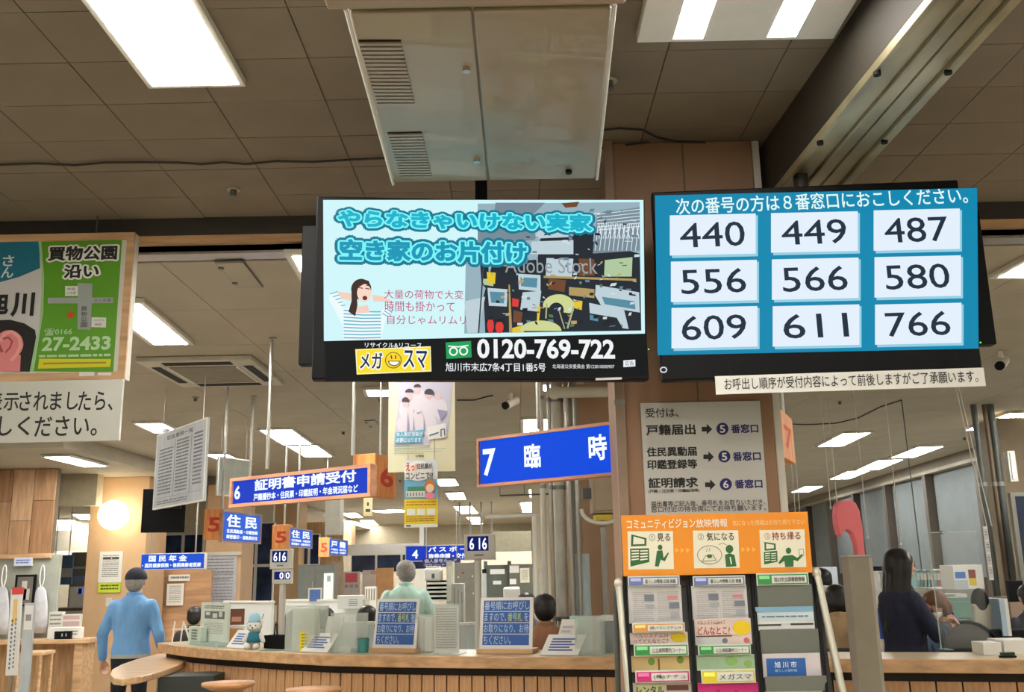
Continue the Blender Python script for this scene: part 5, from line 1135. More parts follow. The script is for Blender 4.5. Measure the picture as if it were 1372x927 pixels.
# office chairs under the seated people
def chair(p, s, rz, lb, backm=None):
    t = T('office_chair', lb, 'chair', (p.x, p.y, 0), rz); m = backm or MATS['chair_grey']
    box('seat', t, m, -.22, .22, -.2, .24, s-.11, s-.03, .03)
    box('backrest', t, m, -.2, .2, -.27, -.235, s+.03, s+.40, .015)
    MB().tube([(0, 0, .10), (0, 0, s-.11)], .028, 12).obj('column', M_black, t)
    for i in range(5):
        a = i*2*math.pi/5; MB().tube([(0, 0, .1), (.27*math.cos(a), .27*math.sin(a), .07)], .02, 8, .014).obj('foot', M_black, t); MB().ell((.27*math.cos(a), .27*math.sin(a), .032), (.02, .03, .032), 10, 8).obj('castor', M_black, t)
    box('back_bar', t, M_black, -.03, .03, -.24, -.22, s-.1, s+.2); return t
mat('chair_grey', (70, 74, 80), .8, bump=.2, scale=60)
LB = ['grey office chair under the brown-clad person', 'grey office chair under the tan-jacketed person', 'grey office chair under the person in a white mask', 'grey office chair under the half hidden grey-clad person', 'grey office chair under the person left of the pale green clad man', 'grey office chair under the person behind the yellow card', 'grey office chair under the person bent low at left', 'grey office chair under the far left dark-clad person', 'grey office chair under the person far behind the rack corner', 'grey office chair under the person at far right']
for i, (px, Y, s) in enumerate(SEATS):
    if i == 2: continue
    chair(stand(px, Y), s, 0, LB[i])
# ================================================================ BACKGROUND, LEFT
def wallpiece(name, tl, br, Y, m, t=.15, Y2=None, floor=False, label=None, cat=None):
    f = F(None, None, None, tl, br, Y, Y2); z0 = 0 if floor else f.o.z; H = f.H+(f.o.z if floor else 0)
    o = MB().box(0, f.W, 0, t, 0, H).obj(name, m); o.location = (f.o.x, f.o.y, z0); o.rotation_euler = (0, 0, f.rz)
    if label: o['label'] = label; o['category'] = cat
    else: o['kind'] = 'structure'
    return o
# wood-clad partition upper left, built of panels
f = F(None, None, None, (-150, 612), (67, 741), 12.4); q = bpy.data.objects.new('wall_partition', None); COL.objects.link(q); q.location = f.o; q.rotation_euler = (0, 0, f.rz); q['kind'] = 'structure'
nx, nz = 8, 2; rr = random.Random(4)
WM = [mat('panel_wood_%d' % i, c, .45, wood='v', scale=4) for i, c in enumerate(((184, 146, 112), (166, 126, 94), (198, 162, 128)))]
x = 0
hz = 2.955-f.o.z
for i in range(nx):
    cuts = [0, hz*rr.uniform(.3, .7), hz]
    for a, b in zip(cuts[:-1], cuts[1:]): box('panel', q, WM[rr.randrange(3)], i*f.W/nx+.004, (i+1)*f.W/nx-.004, 0, .03, a+.003, b-.003)
box('backing', q, M_joint, 0, f.W, .03, .12, 0, hz)
box('rail', q, M_wood2, 0, f.W+.02, -.03, .05, -.06, 0)
wallpiece('wall_partition_lower', (-150, 747), (66, 925), 12.42, mat('grey_green_panel', (168, 172, 162), .5), .06, floor=True)
wallpiece('wall_recess', (55, 640), (132, 900), 24.0, M_cream, .1, floor=True)
wallpiece('beam_1', (66, 629), (128, 677), 13.2, mat('beige_bulkhead', (182, 172, 146), .6), .2)
wallpiece('beam_2', (60, 711), (126, 737), 22.5, M_cream, .2)
def bg(name, label, cat, tl, br, Y, m, t=.05, Y2=None, group=None, bev=.003, part='body', dn=None):
    f = F(name, label, cat, tl, br, Y, Y2, group)
    dn = name in DOWN if dn is None else dn
    box(part, f.e, m, 0, f.W, 0, t, -f.o.z if dn is True else -float(dn or 0), f.H, bev)
    if dn == 2: pass
    return f
DOWN = {'dark_shelf_unit', 'ticket_machine', 'low_counter', 'teal_board', 'document_board_', 'steel_locker', 'poster_board', 'divider_board', 'pigeonhole', 'cabinet', 'tall_cabinet', 'file_box_row', 'magnet_board', 'bulletin_board', 'cream_cupboard', 'copier', 'glass_cylinder', 'white_box_board', 'pink_folder_box', 'notice_small', 'shelf', 'teal_cabinet_', 'board', 'box_tower', 'wall_phone'}
f = bg('lit_box_sign', 'small pale lit sign on the grey partition at far left', 'sign', (19, 747), (42, 758), 12.36, M_offw, .04); f.frects('face', em(210, 216, 240, 1), [(.05, .1, .95, .9)], 1); f.lines(ink(110, 116, 160), .12, .25, .88, .8, 2, .6, 2)
f = bg('framed_picture', 'black-framed picture standing on the far left desk', 'picture', (21, 770), (45, 812), 12.3, M_black, .03); f.frects('photo', ink(110, 106, 100), [(.12, .07, .88, .95)], 1); f.frects('figure', ink(196, 194, 190), [(.35, .2, .6, .8), (.2, .45, .75, .8)], 2)
# writing desk
dk = F(None, None, None, (-120, 857), (112, 930), 12.0); z_ = at(60, 857, 12.0).z
t = T('writing_desk', 'long pale wooden writing desk against the left partition', 'desk', (dk.o.x, dk.o.y, 0)); 
box('desktop', t, M_wood, 0, dk.W, 0, .38, z_-.05, z_, .005); box('side_panel', t, M_wood2, dk.W-.16, dk.W-.06, .02, .36, 0, z_-.051); box('front_panel', t, M_woodv, 0, dk.W-.17, .28, .31, 0, z_-.051)
ZD = z_
def ondesk(name, label, cat, tl, br, Y, m, t=.05, **k):
    f = bg(name, label, cat, tl, br, Y, m, t, **k); return f
f = bg('leaflet_holder', 'pale leaflet holder on the far left desk, left section', 'leaflet stand', (66, 820), (83, 842), 12.25, M_offw, .06, dn=.11); f.lines(M_print, .1, .15, .9, .9, 3, .4, 1)
f = bg('leaflet_holder', 'grey leaflet holder with pink card on the far left desk', 'leaflet stand', (84, 823), (107, 840), 12.25, M_offw, .06, dn=.11); f.frects('cards', ink(190, 160, 160), [(.05, .1, .95, .4), (.05, .55, .95, .9)], 1)
f = bg('card_box', 'low white card box on the far left desk', 'box', (64, 841), (108, 855), 12.1, M_paper, .08); f.lines(M_print, .5, .3, .9, .8, 2, .5, 1)
f = bg('pen_tray', 'black pen tray in front of the white card box', 'tray', (73, 846), (94, 857), 12.03, M_black, .05); f.frects('pens', ink(200, 200, 200), [(.45, .25, .52, .6), (.7, .25, .76, .6)], 1)
# stool at desk
p = at(52, 872, 11.4); t = T('desk_stool', 'pale wooden stool beneath the far left desk', 'stool', (p.x, p.y, 0)); box('seat', t, M_wood, -.18, .12, -.16, .16, p.z-.04, p.z, .01)
for x in (-.15, .09):
    for y in (-.13, .13): MB().tube([(x, y, 0), (x, y, p.z-.04)], .018, 8).obj('leg', M_wood, t)
box('stretcher', t, M_wood, -.15, .09, -.14, -.12, .3, .33)
# tall leaning info strips
def tall(tl, br, Y, m, lb, skew, name='tall_sign'):
    f = F(name, lb, 'sign', tl, br, Y); W, H = f.W, f.H; f.e.location.z = 0; H += f.o.z
    Sh = Matrix.Identity(4); Sh[0][2] = skew/H
    b = MB().box(0, W, 0, .03, .0, H, Sh).obj('board', m, f.e); f.H = H; return f, Sh, b
w_ = at(8, 905, 8.6); 
for (x0, x1, yt_, x0b, yb_, Y, m, lb, col) in ((15, 29, 790, 7, 905, 8.6, M_paper, 'tall narrow white sign with red top at far left', ink(220, 70, 70)), (33, 46, 808, 24, 927, 8.2, mat('blue_grey_board', (186, 194, 200), .5), 'tall narrow grey sign with white sheet beside the white one', None)):
    a = at(x0, yt_, Y); b = at(x0b, yb_, Y); W = (at(x1, yt_, Y)-a).length
    t = T('tall_sign', lb, 'sign', (b.x, Y, 0)); k = (a.x-b.x)/(a.z-b.z); Sh = Matrix.Identity(4); Sh[0][2] = k; zb_ = b.z if Y == 8.6 else b.z-.12
    Sh = Matrix.Translation((0, 0, 0)) @ Sh
    def pos(x, y, z): return Vector((x+k*(z-b.z), y, z))
    def slab(nm, m_, x0_, x1_, y0_, y1_, z0_, z1_, par=None):
        vs = [pos(x, y, z) for z in (z0_, z1_) for y in (y0_, y1_) for x in (x0_, x1_)]
        return MB().add(vs, [(0, 2, 3, 1), (4, 5, 7, 6), (0, 1, 5, 4), (2, 6, 7, 3), (0, 4, 6, 2), (1, 3, 7, 5)]).obj(nm, m_, par or t)
    bo = slab('board', m, 0, W, 0, .03, zb_, a.z)
    if col:
        slab('red_cap', col, W*.1, W*1.05, -.004, .034, a.z-.04, a.z+.02, bo); slab('yellow_field', ink(226, 196, 120), W*.3, W*.7, -.002, 0, a.z-.28, a.z-.08, bo)
        for i in range(12): slab('print', ink(120, 120, 140), W*.25, W*.4, -.002, 0, zb_+.05+i*.035, zb_+.072+i*.035, bo); slab('print', ink(120, 120, 140), W*.6, W*.72, -.002, 0, zb_+.06+i*.035, zb_+.08+i*.035, bo)
    else:
        slab('sheet', M_paper, W*.1, W*.95, -.003, 0, a.z-.21, a.z-.02, bo); slab('print', ink(150, 150, 150), W*.25, W*.8, -.005, -.003, a.z-.14, a.z-.09, bo); slab('slot', M_black, W*.15, W*.85, -.003, 0, zb_+.03, zb_+.05, bo)
    box('stand_foot', t, M_grey, -.12, W+.02, -.1, .15, 0, .02); MB().tube([(0, .015, .02), pos(W*.5, .05, zb_+.1)], .012, 8).obj('stem', M_grey, t)
# hanging white aprons with loops
for i, (x0, x1, y0, y1) in enumerate(((43, 62, 786, 848), (-8, 10, 786, 850))):
    a = at(x0, y0, 12.33); b = at(x1, y1, 12.33); t = T('hanging_bag', ('white cloth bag hanging by its loop right of the black picture frame', 'white cloth bag hanging by its loop at the frame edge')[i], 'bag', ((a.x+b.x)/2, 12.33, b.z)); W, H = b.x-a.x, a.z-b.z
    MB().loft([(0, 0, 0, W*.48, .025), (0, 0, H*.2, W*.52, .04), (0, 0, H*.6, W*.45, .035), (.0, 0, H*.9, W*.30, .025), (0, 0, H, W*.12, .012)]).obj('bag', mat('crumpled_white', (200, 202, 210), .8, var=.08, scale=12, bump=.6), t)
    MB().tube([(W*.12*math.sin(j*math.pi/8), 0, H+.13-.13*math.cos(j*math.pi/8)) for j in range(17)], .008, 6, caps=False).obj('loop', M_paper, t)
# recess contents
f = bg('blue_hanging_sign', 'blurry blue and white sign seen through the far left recess', 'sign', (68, 744), (95, 783), 17.5, mat('dull_blue', (96, 128, 176), .5), .05); f.frects('white_band', ink(206, 212, 220), [(0, .45, 1, .75)], 1); f.hang(HF, (.2, .8), .01)
f = bg('dark_shelf_unit', 'dark shelf behind the far left recess', 'shelf', (96, 740), (122, 782), 17.8, mat('dim_shelf', (136, 138, 126), .6), .2); f.frects('shelf_edge', M_offw, [(0, .45, 1, .52)], 1); f.frects('items', ink(150, 160, 190), [(.1, .75, .9, .95)], 1)
f = bg('ticket_machine', 'white machine with small blue screen in the far left recess', 'machine', (94, 786), (119, 812), 16.0, M_paper, .3); f.frects('screen', em(90, 110, 190, 1), [(.4, .08, .9, .4)], 1); f.frects('screen_dark', ink(30, 34, 60), [(.42, .1, .6, .38)], 2)
f = bg('low_counter', 'grey low counter below the white machine in the recess', 'counter', (66, 815), (121, 880), 15.5, M_offw, .5); f.frects('dark_top_edge', ink(96, 92, 80), [(0, 0, 1, .06)], 1)
MB().tube
# pillar furniture
v = at(152, 690, 13.45); t = T('globe_lamp', 'glowing round wall lamp on the tan pillar above the capped man', 'lamp', (v.x, 13.45, v.z)); MB().ell((0, 0, 0), (.2, .2, .2), 28, 18).obj('globe', em(255, 238, 205, 9.0), t); MB().tube([(0, .17, 0), (0, .249, 0)], .09, 18).obj('mount', M_offw, t)
f = bg('pillar_notice', 'white printed notice on the tan pillar', 'notice', (134, 739), (162, 780), 13.68, M_paper, .01, bev=0); f.lines(ink(120, 124, 124), .15, .12, .85, .85, 12, .4, 1, 5); f.frects('headline', ink(70, 74, 76), [(.15, .18, .5, .25), (.55, .18, .85, .25)], 1)
f = bg('pillar_notice', 'yellow green notice beneath the white one on the tan pillar', 'notice', (132, 781), (161, 793.5), 13.68, mat('yellow_green', (206, 224, 60), .5), .01, bev=0); f.lines(ink(80, 96, 40), .1, .2, .9, .85, 2, .5, 1, 2)
f = bg('light_switch', 'small switch plate on the tan pillar left of the blue-shirted man', 'switch', (142, 801), (149, 812), 13.68, M_offw, .02)
# left-back office
wallpiece('wall_brown', (219, 764), (277, 900), 14.6, mat('brown_partition', (196, 154, 116), .5, wood='h', scale=2), .08, floor=True)
f = bg('wall_sheet', 'white printed heading strip on the brown partition', 'notice', (226, 770), (254, 778), 14.55, M_paper, .01, bev=0); f.lines(M_print, .1, .3, .95, .8, 1, .6, 1)
f = bg('wall_sheet', 'small white sheet below the heading strip on the brown partition', 'notice', (224, 782), (245, 811), 14.55, M_paper, .01, bev=0); f.lines(M_print, .15, .1, .85, .9, 9, .35, 1)
f = F('counter_sign', 'long blue lit sign low on the left behind the capped man', 'sign', (190, 742), (273, 762), 13.2); f.body(M_offw, .12, 'case', .003); f.frects('lit_face', em(24, 84, 214, 1), [(0, .04, 1, .96)], 1); f.ftext(em(236, 244, 255, 1.2), [('国 民 年 金', .12, .12, .72, .5), ('・国民健康保険・後期高齢者医療', .02, .6, .95, .86)], 2, .03); f.hang(2.96, (.15, .85), .012)
f = bg('teal_board', 'pale teal board standing under the long blue sign', 'board', (192, 764), (218, 830), 14.62, mat('pale_teal', (150, 178, 160), .5), .05); f.frects('dark_top', ink(50, 56, 66), [(0, 0, .9, .13)], 1)
# windows between the pillars
def window(name, tl, br, Y, nx, nz, Y2=None, splits=None):
    f = F(None, None, None, tl, br, Y, Y2); q = bpy.data.objects.new(name, None); COL.objects.link(q); q.location = f.o; q.rotation_euler = (0, 0, f.rz); q['kind'] = 'structure'; W, H = f.W, f.H
    zs = splits or [i/nz for i in range(nz+1)]; fr = .05
    for i in range(nx+1): box('mullion', q, M_white, max(0, i*W/nx-fr/2), min(W, i*W/nx+fr/2), 0, .06, 0, H)
    for z in zs: box('transom', q, M_white, 0, W, -.006, .054, max(0, z*H-fr/2), min(H, z*H+fr/2))
    for i in range(nx):
        for a, b in zip(zs[:-1], zs[1:]): box('pane', q, M_nightb, i*W/nx+fr/2, (i+1)*W/nx-fr/2, .02, .03, a*H+fr/2, b*H-fr/2)
    return q
M_nightb = mat('night_window', (44, 62, 96), .06, var=.3, scale=3)
window('window_1', (320, 700), (365, 812), 17.5, 2, 2, splits=[0, .48, 1]); wallpiece('wall_low_1', (318, 812), (366, 900), 17.5, M_cream, .1, floor=True)
window('window_2', (400, 715), (428, 757), 19.5, 2, 1)
window('window_3', (190, 716), (272, 742), 17.0, 3, 1)
wallpiece('wall_over_3', (188, 640), (274, 716), 17.1, M_cream, .1)
wallpiece('wall_over_1', (318, 650), (366, 702), 17.6, M_cream, .1)
wallpiece('wall_wood_2', (398, 700), (456, 900), 20.0, mat('striped_wood', (196, 166, 128), .5, wood='v', scale=3), .1, floor=True)
f = bg('document_board', 'large white printed poster on the pillar under the nearest 5 block', 'notice', (274, 745), (315, 812), 15.17, mat('grey_white_poster', (196, 198, 206), .5), .02); f.lines(ink(130, 134, 144), .1, .06, .9, .92, 14, .3, 1, 14); f.frects('rule', ink(70, 72, 80), [(.08, .34, .92, .35), (.1, .46, .8, .47)], 2)
box('roll_top', f.e, M_offw, -.03, f.W+.06, -.03, .05, f.H, f.H+.06, .01)
def locker(tl, br, Y, lb, n=2, m=None):
    f = bg('steel_locker', lb, 'locker', tl, br, Y, m or M_dgrey, .4)
    for i in range(n): d = box('door', f.e, m or M_dgrey, i*f.W/n+.01, (i+1)*f.W/n-.01, -.012, 0, .02, f.H-.02, .004); box('handle', d, M_chrome, (i+.85)*f.W/n, (i+.88)*f.W/n, -.03, -.012, f.H*.45, f.H*.6)
    return f
locker((399, 757), (446, 812), 15.5, 'grey steel lockers under the farthest 5 block', 2, mat('locker_grey', (122, 128, 124), .4))
f = bg('info_card', 'small blue framed card standing on the white partition', 'card', (413, 788), (431, 806), 11.35, M_offw, .02); f.frects('blue_face', ink(80, 110, 170), [(.1, .1, .9, .95)], 1)
f = bg('wall_phone', 'white ticket unit on a thin post left of the posters', 'machine', (434, 768), (446, 785), 12.4, M_paper, .08); f.frects('display', ink(130, 150, 160), [(.35, .2, .75, .65)], 1); MB().tube([(f.W*.5, .04, -.3), (f.W*.5, .04, 0)], .015, 8).obj('post', M_offw, f.e)
# low white partitions in the staff area
def partition(tl, br, Y, lb, Y2=None, m=None, gap=0):
    f = F('low_partition', lb, 'partition', tl, br, Y, Y2); H = f.H+f.o.z; f.e.location.z = 0
    box('panel', f.e, m or M_white, 0, f.W, 0, .04, 0.02, H, .004); box('top_rail', f.e, M_offw, -.005, f.W+.005, -.008, .048, H, H+.025, .003)
    for x in (.02, f.W-.02): box('foot', f.e, M_grey, x-.02, x+.02, -.15, .19, 0, .019)
    return f
partition((300, 808), (362, 870), 11.4, 'long white low partition behind the plush toy', 11.0)
partition((382, 806), (490, 870), 11.6, 'white low partition behind the tall leaflets, left of the pale green clad man', 11.0)
partition((440, 838), (500, 880), 8.3, 'low white desk screen behind the teal pen cup', None, mat('desk_screen_grey', (190, 200, 198), .5))
partition((614, 838), (660, 880), 8.45, 'low pale desk screen between the second blue notice and clear stands', None, MATS['desk_screen_grey'])
f = bg('air_vent_unit', 'white wall unit with slats behind the black-haired person', 'unit', (452, 798), (486, 815), 11.0, M_paper, .12); f.frects('slats', ink(150, 170, 180), [(.45, .3+i*.14, .8, .37+i*.14) for i in range(4)], 1)
# desks behind the left and right counters
def desk(x0, x1, Y, z, lb, py=860, m=None, things=True):
    a = at(x0, py, Y); b = at(x1, py, Y); t = T('office_desk', lb, 'desk', (a.x, Y, 0)); W = b.x-a.x
    box('desktop', t, m or mat('desk_grey', (196, 200, 196), .45), 0, W, 0, .7, z-.03, z, .004); box('front_panel', t, M_grey, .02, W-.02, .05, .07, .1, z-.031)
    for x in (.02, W-.06):
        for y in (.06, .62): box('leg', t, M_grey, x, x+.04, y, y+.04, 0, z-.031)
    return t
desk(300, 500, 10.3, .72, 'grey staff desk behind the plush toy and leaflets'); desk(590, 760, 8.9, .72, 'grey staff desk behind the second blue notice'); desk(1180, 1372, 8.2, .74, 'grey staff desk behind the masked person')
# ================================================================ BACKGROUND, MIDDLE
wallpiece('wall_mid_upper', (440, 706), (715, 738), 33, mat('olive_wall', (150, 140, 116), .6), .1)
wallpiece('beam_3', (395, 731), (570, 742), 25, M_white, .2)
wallpiece('wall_mid', (440, 742), (716, 900), 26, mat('beige_office_wall', (196, 184, 164), .6), .1, floor=True)
wallpiece('beam_4', (660, 712), (712, 738), 21.5, mat('pale_olive_beam', (140, 134, 112), .6), .3)
q = window('window_4', (470, 743), (572, 766), 23.5, 3, 1)
f = F('counter_sign', 'far blue lit passport sign reading 4 behind the pale green clad man', 'sign', (543, 731), (664, 750), 22.6, 22.4); f.body(M_offw, .12, 'case', .003); f.frects('lit_face', em(28, 62, 190, 1), [(0.01, .05, .99, .95)], 1)
f.ftext(em(236, 244, 255, 1.2), [('4', .08, .3, .14, .8), ('パ ス ポ ー ト', .26, .12, .80, .42), ('旅券申請・交付窓口', .26, .54, .80, .86)], 2, .03)
f = F('counter_sign', 'darker blue sign hanging below the far passport sign', 'sign', (566, 748), (617, 759), 22.4); f.body(mat('navy_plate', (34, 40, 96), .5), .05, 'case', 0); f.hang(HF, (.1, .9), .01, None, .03); f.ftext(ink(190, 196, 230), [('個人番号カード', .05, .12, .9, .5), ('交付コーナー', .05, .6, .7, .9)], 1, .02)
for i, (px, y0) in enumerate(((569, 731), (616, 731), (630, 716), (645, 716), (659, 716))):
    v = at(px, y0, 22.9); t = T('sign_rod', ('pale rod left above the far passport sign', 'pale rod right above the far passport sign', 'left of three thin rods over the 616 display', 'middle of three thin rods over the 616 display', 'right of three thin rods over the 616 display')[i], 'rod', v)
    MB().tube([(0, 0, 0), (0, 0, HF-v.z)], .022, 8).obj('tube', M_grey, t)
# rod from the yellow flyer down
v = at(565, 731, 14.0); t = T('ceiling_post', 'white square ceiling post behind the yellow flyer', 'post', (v.x, 14, v.z)); box('post', t, M_white, -.03, .03, -.03, .03, 0, HF-v.z); box('flange', t, M_white, -.06, .06, -.06, .06, HF-v.z-.02, HF-v.z-.001)
v = at(441, 711, 9.0); f = bg('square_column', 'pale hanging square duct behind the 6 sign', 'duct', (436, 666), (455, 716), 9.0, mat('pale_metal', (190, 188, 176), .35, .2), .2); box('flange', f.e, M_white, -.03, f.W+.03, -.03, .23, f.H, f.H+.02)
# posters and boards
f = bg('poster_board', 'grey poster with red heading on the far board', 'poster', (460, 766), (482, 800), 18.0, mat('poster_grey', (190, 182, 176), .5), .02); f.frects('red_band', ink(206, 84, 96), [(.12, .06, .85, .42)], 1); f.frects('circles', ink(150, 140, 136), [(.1, .5, .3, .62), (.4, .5, .6, .62), (.7, .5, .9, .62)], 1)
f = bg('poster_board', 'plain beige notice right of the red-headed poster', 'poster', (486, 764), (506, 795), 18.0, mat('poster_beige', (200, 186, 178), .5), .02); f.lines(ink(190, 110, 110), .5, .05, .9, .2, 2, .5, 1)
bg('divider_board', 'orange wooden divider board behind the man with grey hair', 'board', (504, 761), (527, 800), 17.0, mat('orange_board', (216, 162, 106), .5), .05)
f = bg('pigeonhole', 'small white pigeonhole rack left of the pale green clad man', 'rack', (489, 786), (504, 812), 12.6, M_offw, .1); f.frects('slots', ink(110, 104, 90), [(.1+i*.22, .1, .2+i*.22, .7) for i in range(4)], 1)
f = bg('cabinet', 'grey cabinet behind the man in pale green', 'cabinet', (556, 762), (574, 812), 12.8, M_offw, .3); box('door', f.e, M_offw, .01, f.W-.01, -.01, 0, .02, f.H-.02, .003)
# document tray tower
f = F('document_trays', 'stack of white document trays right of the pale green clad man', 'trays', (572, 778), (601, 806), 10.6)
for i in range(5): box('tray', f.e, M_paper, 0, f.W, 0, .25, i*f.H/5+.004, i*f.H/5+f.H/9, .002)
box('side', f.e, M_dgrey, -.006, 0, .01, .24, 0, f.H); box('side', f.e, M_dgrey, f.W, f.W+.006, .01, .24, 0, f.H); box('back', f.e, M_black, 0, f.W, .24, .25, 0, f.H)
f = bg('printer', 'white printer on top of the document trays', 'printer', (568, 761), (591, 778), 10.7, M_paper, .3, bev=.02); box('slot', f.e, M_dgrey, f.W*.45, f.W*.62, -.004, 0, f.H*.2, f.H*.55); box('lid', f.e, M_offw, .02, f.W-.02, .02, .28, f.H, f.H+.02, .006)
f = bg('tall_cabinet', 'narrow tall cream cabinet right of the document trays', 'cabinet', (598, 752), (607, 812), 10.6, mat('cream_cabinet', (200, 196, 180), .5), .3); box('door', f.e, M_offw, .01, f.W-.01, -.01, 0, .05, f.H-.05, .003)
f = bg('file_box_row', 'pale file boxes right of the tall cream cabinet', 'file boxes', (605, 782), (622, 840), 10.4, mat('file_grey', (186, 188, 182), .5), .25); f.frects('spines', ink(120, 116, 106), [(.2, .1, .26, .8), (.5, .15, .56, .9), (.8, .2, .86, .9)], 1)
f = bg('magnet_board', 'grey magnet board with small dots left of the 616 post', 'board', (607, 754), (642, 802), 19.0, mat('board_grey', (150, 148, 138), .4), .04); fpoly(f, 'white_magnets', M_paper, [fcirc(f, .2, .4, .03, .03), fcirc(f, .75, .38, .03, .03), fcirc(f, .78, .85, .03, .03)], 1); fpoly(f, 'red_magnet', ink(180, 50, 50), [fcirc(f, .38, .28, .04, .03)], 1)
o = F(None, None, None, (653, 757), (681, 815), 22.0); d = bpy.data.objects.new('door_1', None); COL.objects.link(d); d.location = (o.o.x, o.o.y, 0); d['kind'] = 'structure'; Hd_ = o.H+o.o.z
box('leaf', d, mat('door_dark_green', (92, 98, 90), .5), 0, o.W, 0, .05, 0, Hd_, .004); box('frame', d, M_dgrey, -.08, 0, -.02, .06, 0, Hd_+.08); box('frame', d, M_dgrey, o.W, o.W+.08, -.02, .06, 0, Hd_+.08); box('sign_plate', d, M_paper, .06, .38, -.01, 0, Hd_-.2, Hd_-.09); box('sign_plate', d, M_paper, .12, .3, -.01, 0, Hd_-.42, Hd_-.34); box('handle', d, M_chrome, o.W-.1, o.W-.07, -.04, 0, 1.0, 1.15)
f = bg('bulletin_board', 'dark bulletin board with pinned white sheets beside the far door', 'board', (682, 756), (716, 800), 21.8, mat('bulletin_dark', (104, 106, 96), .6), .04)
f.frects('pinned_sheet', M_paper, [(0.02, .04, .4, .26), (.02, .44, .28, .60)], 1, .01); f.frects('cream_sheet', mat('cream_sheet', (226, 222, 196), .6), [(.44, .12, .82, .56)], 1, .01); f.lines(M_print, .5, .2, .76, .5, 5, .3, 12)
bg('cream_cupboard', 'narrow cream cupboard at the right of the bulletin board', 'cupboard', (714, 762), (727, 800), 14.0, mat('cream_cabinet', (200, 196, 180), .5), .3)
bg('copier', 'white copier behind the second blue notice', 'copier', (674, 787), (697, 806), 10.6, M_paper, .3, bev=.02)
f = bg('glass_cylinder', 'tall white water purifier with black top beside the far door', 'appliance', (646, 768), (652, 802), 12.0, mat('pale_blue_white', (186, 196, 200), .3), .1); box('black_top', f.e, M_black, 0.0, f.W, 0, .1, f.H, f.H+.05)
# pipes and conduits left of and on the second brown pillar
pipes = [(730, 596, 7.6, .022, M_offw, 'cream conduit at the left end of the pipe group'), (741, 596, 7.7, .016, M_chrome, 'thin bright conduit in the pipe group'), (752, 600, 7.75, .045, mat('pipe_white', (214, 212, 202), .4), 'thick white pipe in the middle of the pipe group'),
         (765, 600, 7.8, .022, mat('pipe_tan', (206, 170, 130), .5), 'tan conduit right of the thick white pipe'), (775, 600, 7.7, .035, M_grey, 'grey vertical pipe on the second brown pillar')]
for px, py, Y, r, m, lb in pipes:
    v = at(px, 760, Y); t = T('vertical_pipe', lb, 'pipe', (v.x, Y, 0), 0); MB().tube([(0, 0, 0), (0, 0, HF-.002)], r, 14).obj('tube', m, t)
    for z in (1.2, 2.2, 2.9): MB().tube([(0, 0, z), (0, 0, z+.03)], r*1.25, 14).obj('clip', M_grey, t)
v = at(780, 770, 7.72); t = T('pipe_sleeve', 'pale blue grey sleeve around the pipe beside the leaflets', 'pipe sleeve', (v.x, v.y-.02, .9)); MB().tube([(0, 0, 0), (0, 0, at(780, 742, 7.72).z-.9)], .06, 16).obj('sleeve', mat('sleeve_blue', (176, 190, 196), .4), t)
v = at(743, 526, 7.6); v2 = at(832, 522, 7.6); t = T('horizontal_duct', 'horizontal pale pipe above the 7 sign, running to the near pillar', 'pipe', v); MB().tube([(0, 0, 0), (v2.x-v.x, 0, 0)], .045, 12).obj('tube', M_offw, t); MB().ell((0, 0, 0), (.055, .055, .055)).obj('elbow', M_offw, t)
for i, (px, r) in enumerate(((758, .02), (768, .014))):
    v = at(px, 528, 7.62); t = T('vertical_pipe', ('thin steel pipe dropping from the horizontal pale pipe', 'second thin steel pipe dropping from the horizontal pale pipe')[i], 'pipe', (v.x, v.y, 1.0)); MB().tube([(0, 0, 0), (0, 0, v.z-1.0)], r, 10).obj('tube', M_chrome, t)
f = bg('control_box', 'brown grey metal control box under the right end of the 7 sign', 'box', (792, 637), (837, 687), 7.0, mat('control_brown', (160, 146, 126), .45), .25, bev=.008); box('door', f.e, MATS['control_brown'], .02, f.W-.02, -.012, 0, .02, f.H-.02, .004); box('junction', f.e, M_dgrey, -.06, 0, .05, .15, f.H*.42, f.H*.68); box('yellow_label', f.e, mat('warning_yellow', (206, 186, 60), .5), .02, f.W*.6, -.006, .2, -.05, -.01)
t = T('curved_conduit', 'pale conduit curving in a U below the control box', 'pipe', (0, 6.95, 0)); MB().tube([at(807+28*math.cos(a), 682+19*math.sin(a), 6.95)-Vector((0, 6.95, 0)) for a in [math.pi*i/14 for i in range(15)]], .014, 8).obj('tube', M_offw, t)
v = at(808, 702, 7.0); t = T('vertical_pipe', 'thin grey pipe dropping from the U-shaped conduit', 'pipe', (v.x, v.y, .9)); MB().tube([(0, 0, 0), (0, 0, v.z-.9)], .02, 8).obj('tube', M_grey, t); MB().ell((0, 0, v.z-.9), (.035, .03, .03)).obj('joint', M_grey, t)
v = at(846, 600, 3.6); t = T('conduit_strip', 'brown grey cable duct up the left edge of the near pillar', 'cable duct', (v.x-.035, 3.66, 0)); box('duct', t, mat('duct_brown', (150, 128, 108), .45), -.012, .022, 0, .028, 0, HN-.002); box('clip', t, M_grey, -.015, .025, -.004, 0, 2.2, 2.22)
# orange/blue bits behind the posters at mid left
bg('notice_small', 'brown paper bag shape on the far board beside the lockers', 'notice', (446, 752), (460, 790), 18.2, mat('tan_sheet', (196, 176, 150), .6), .02)
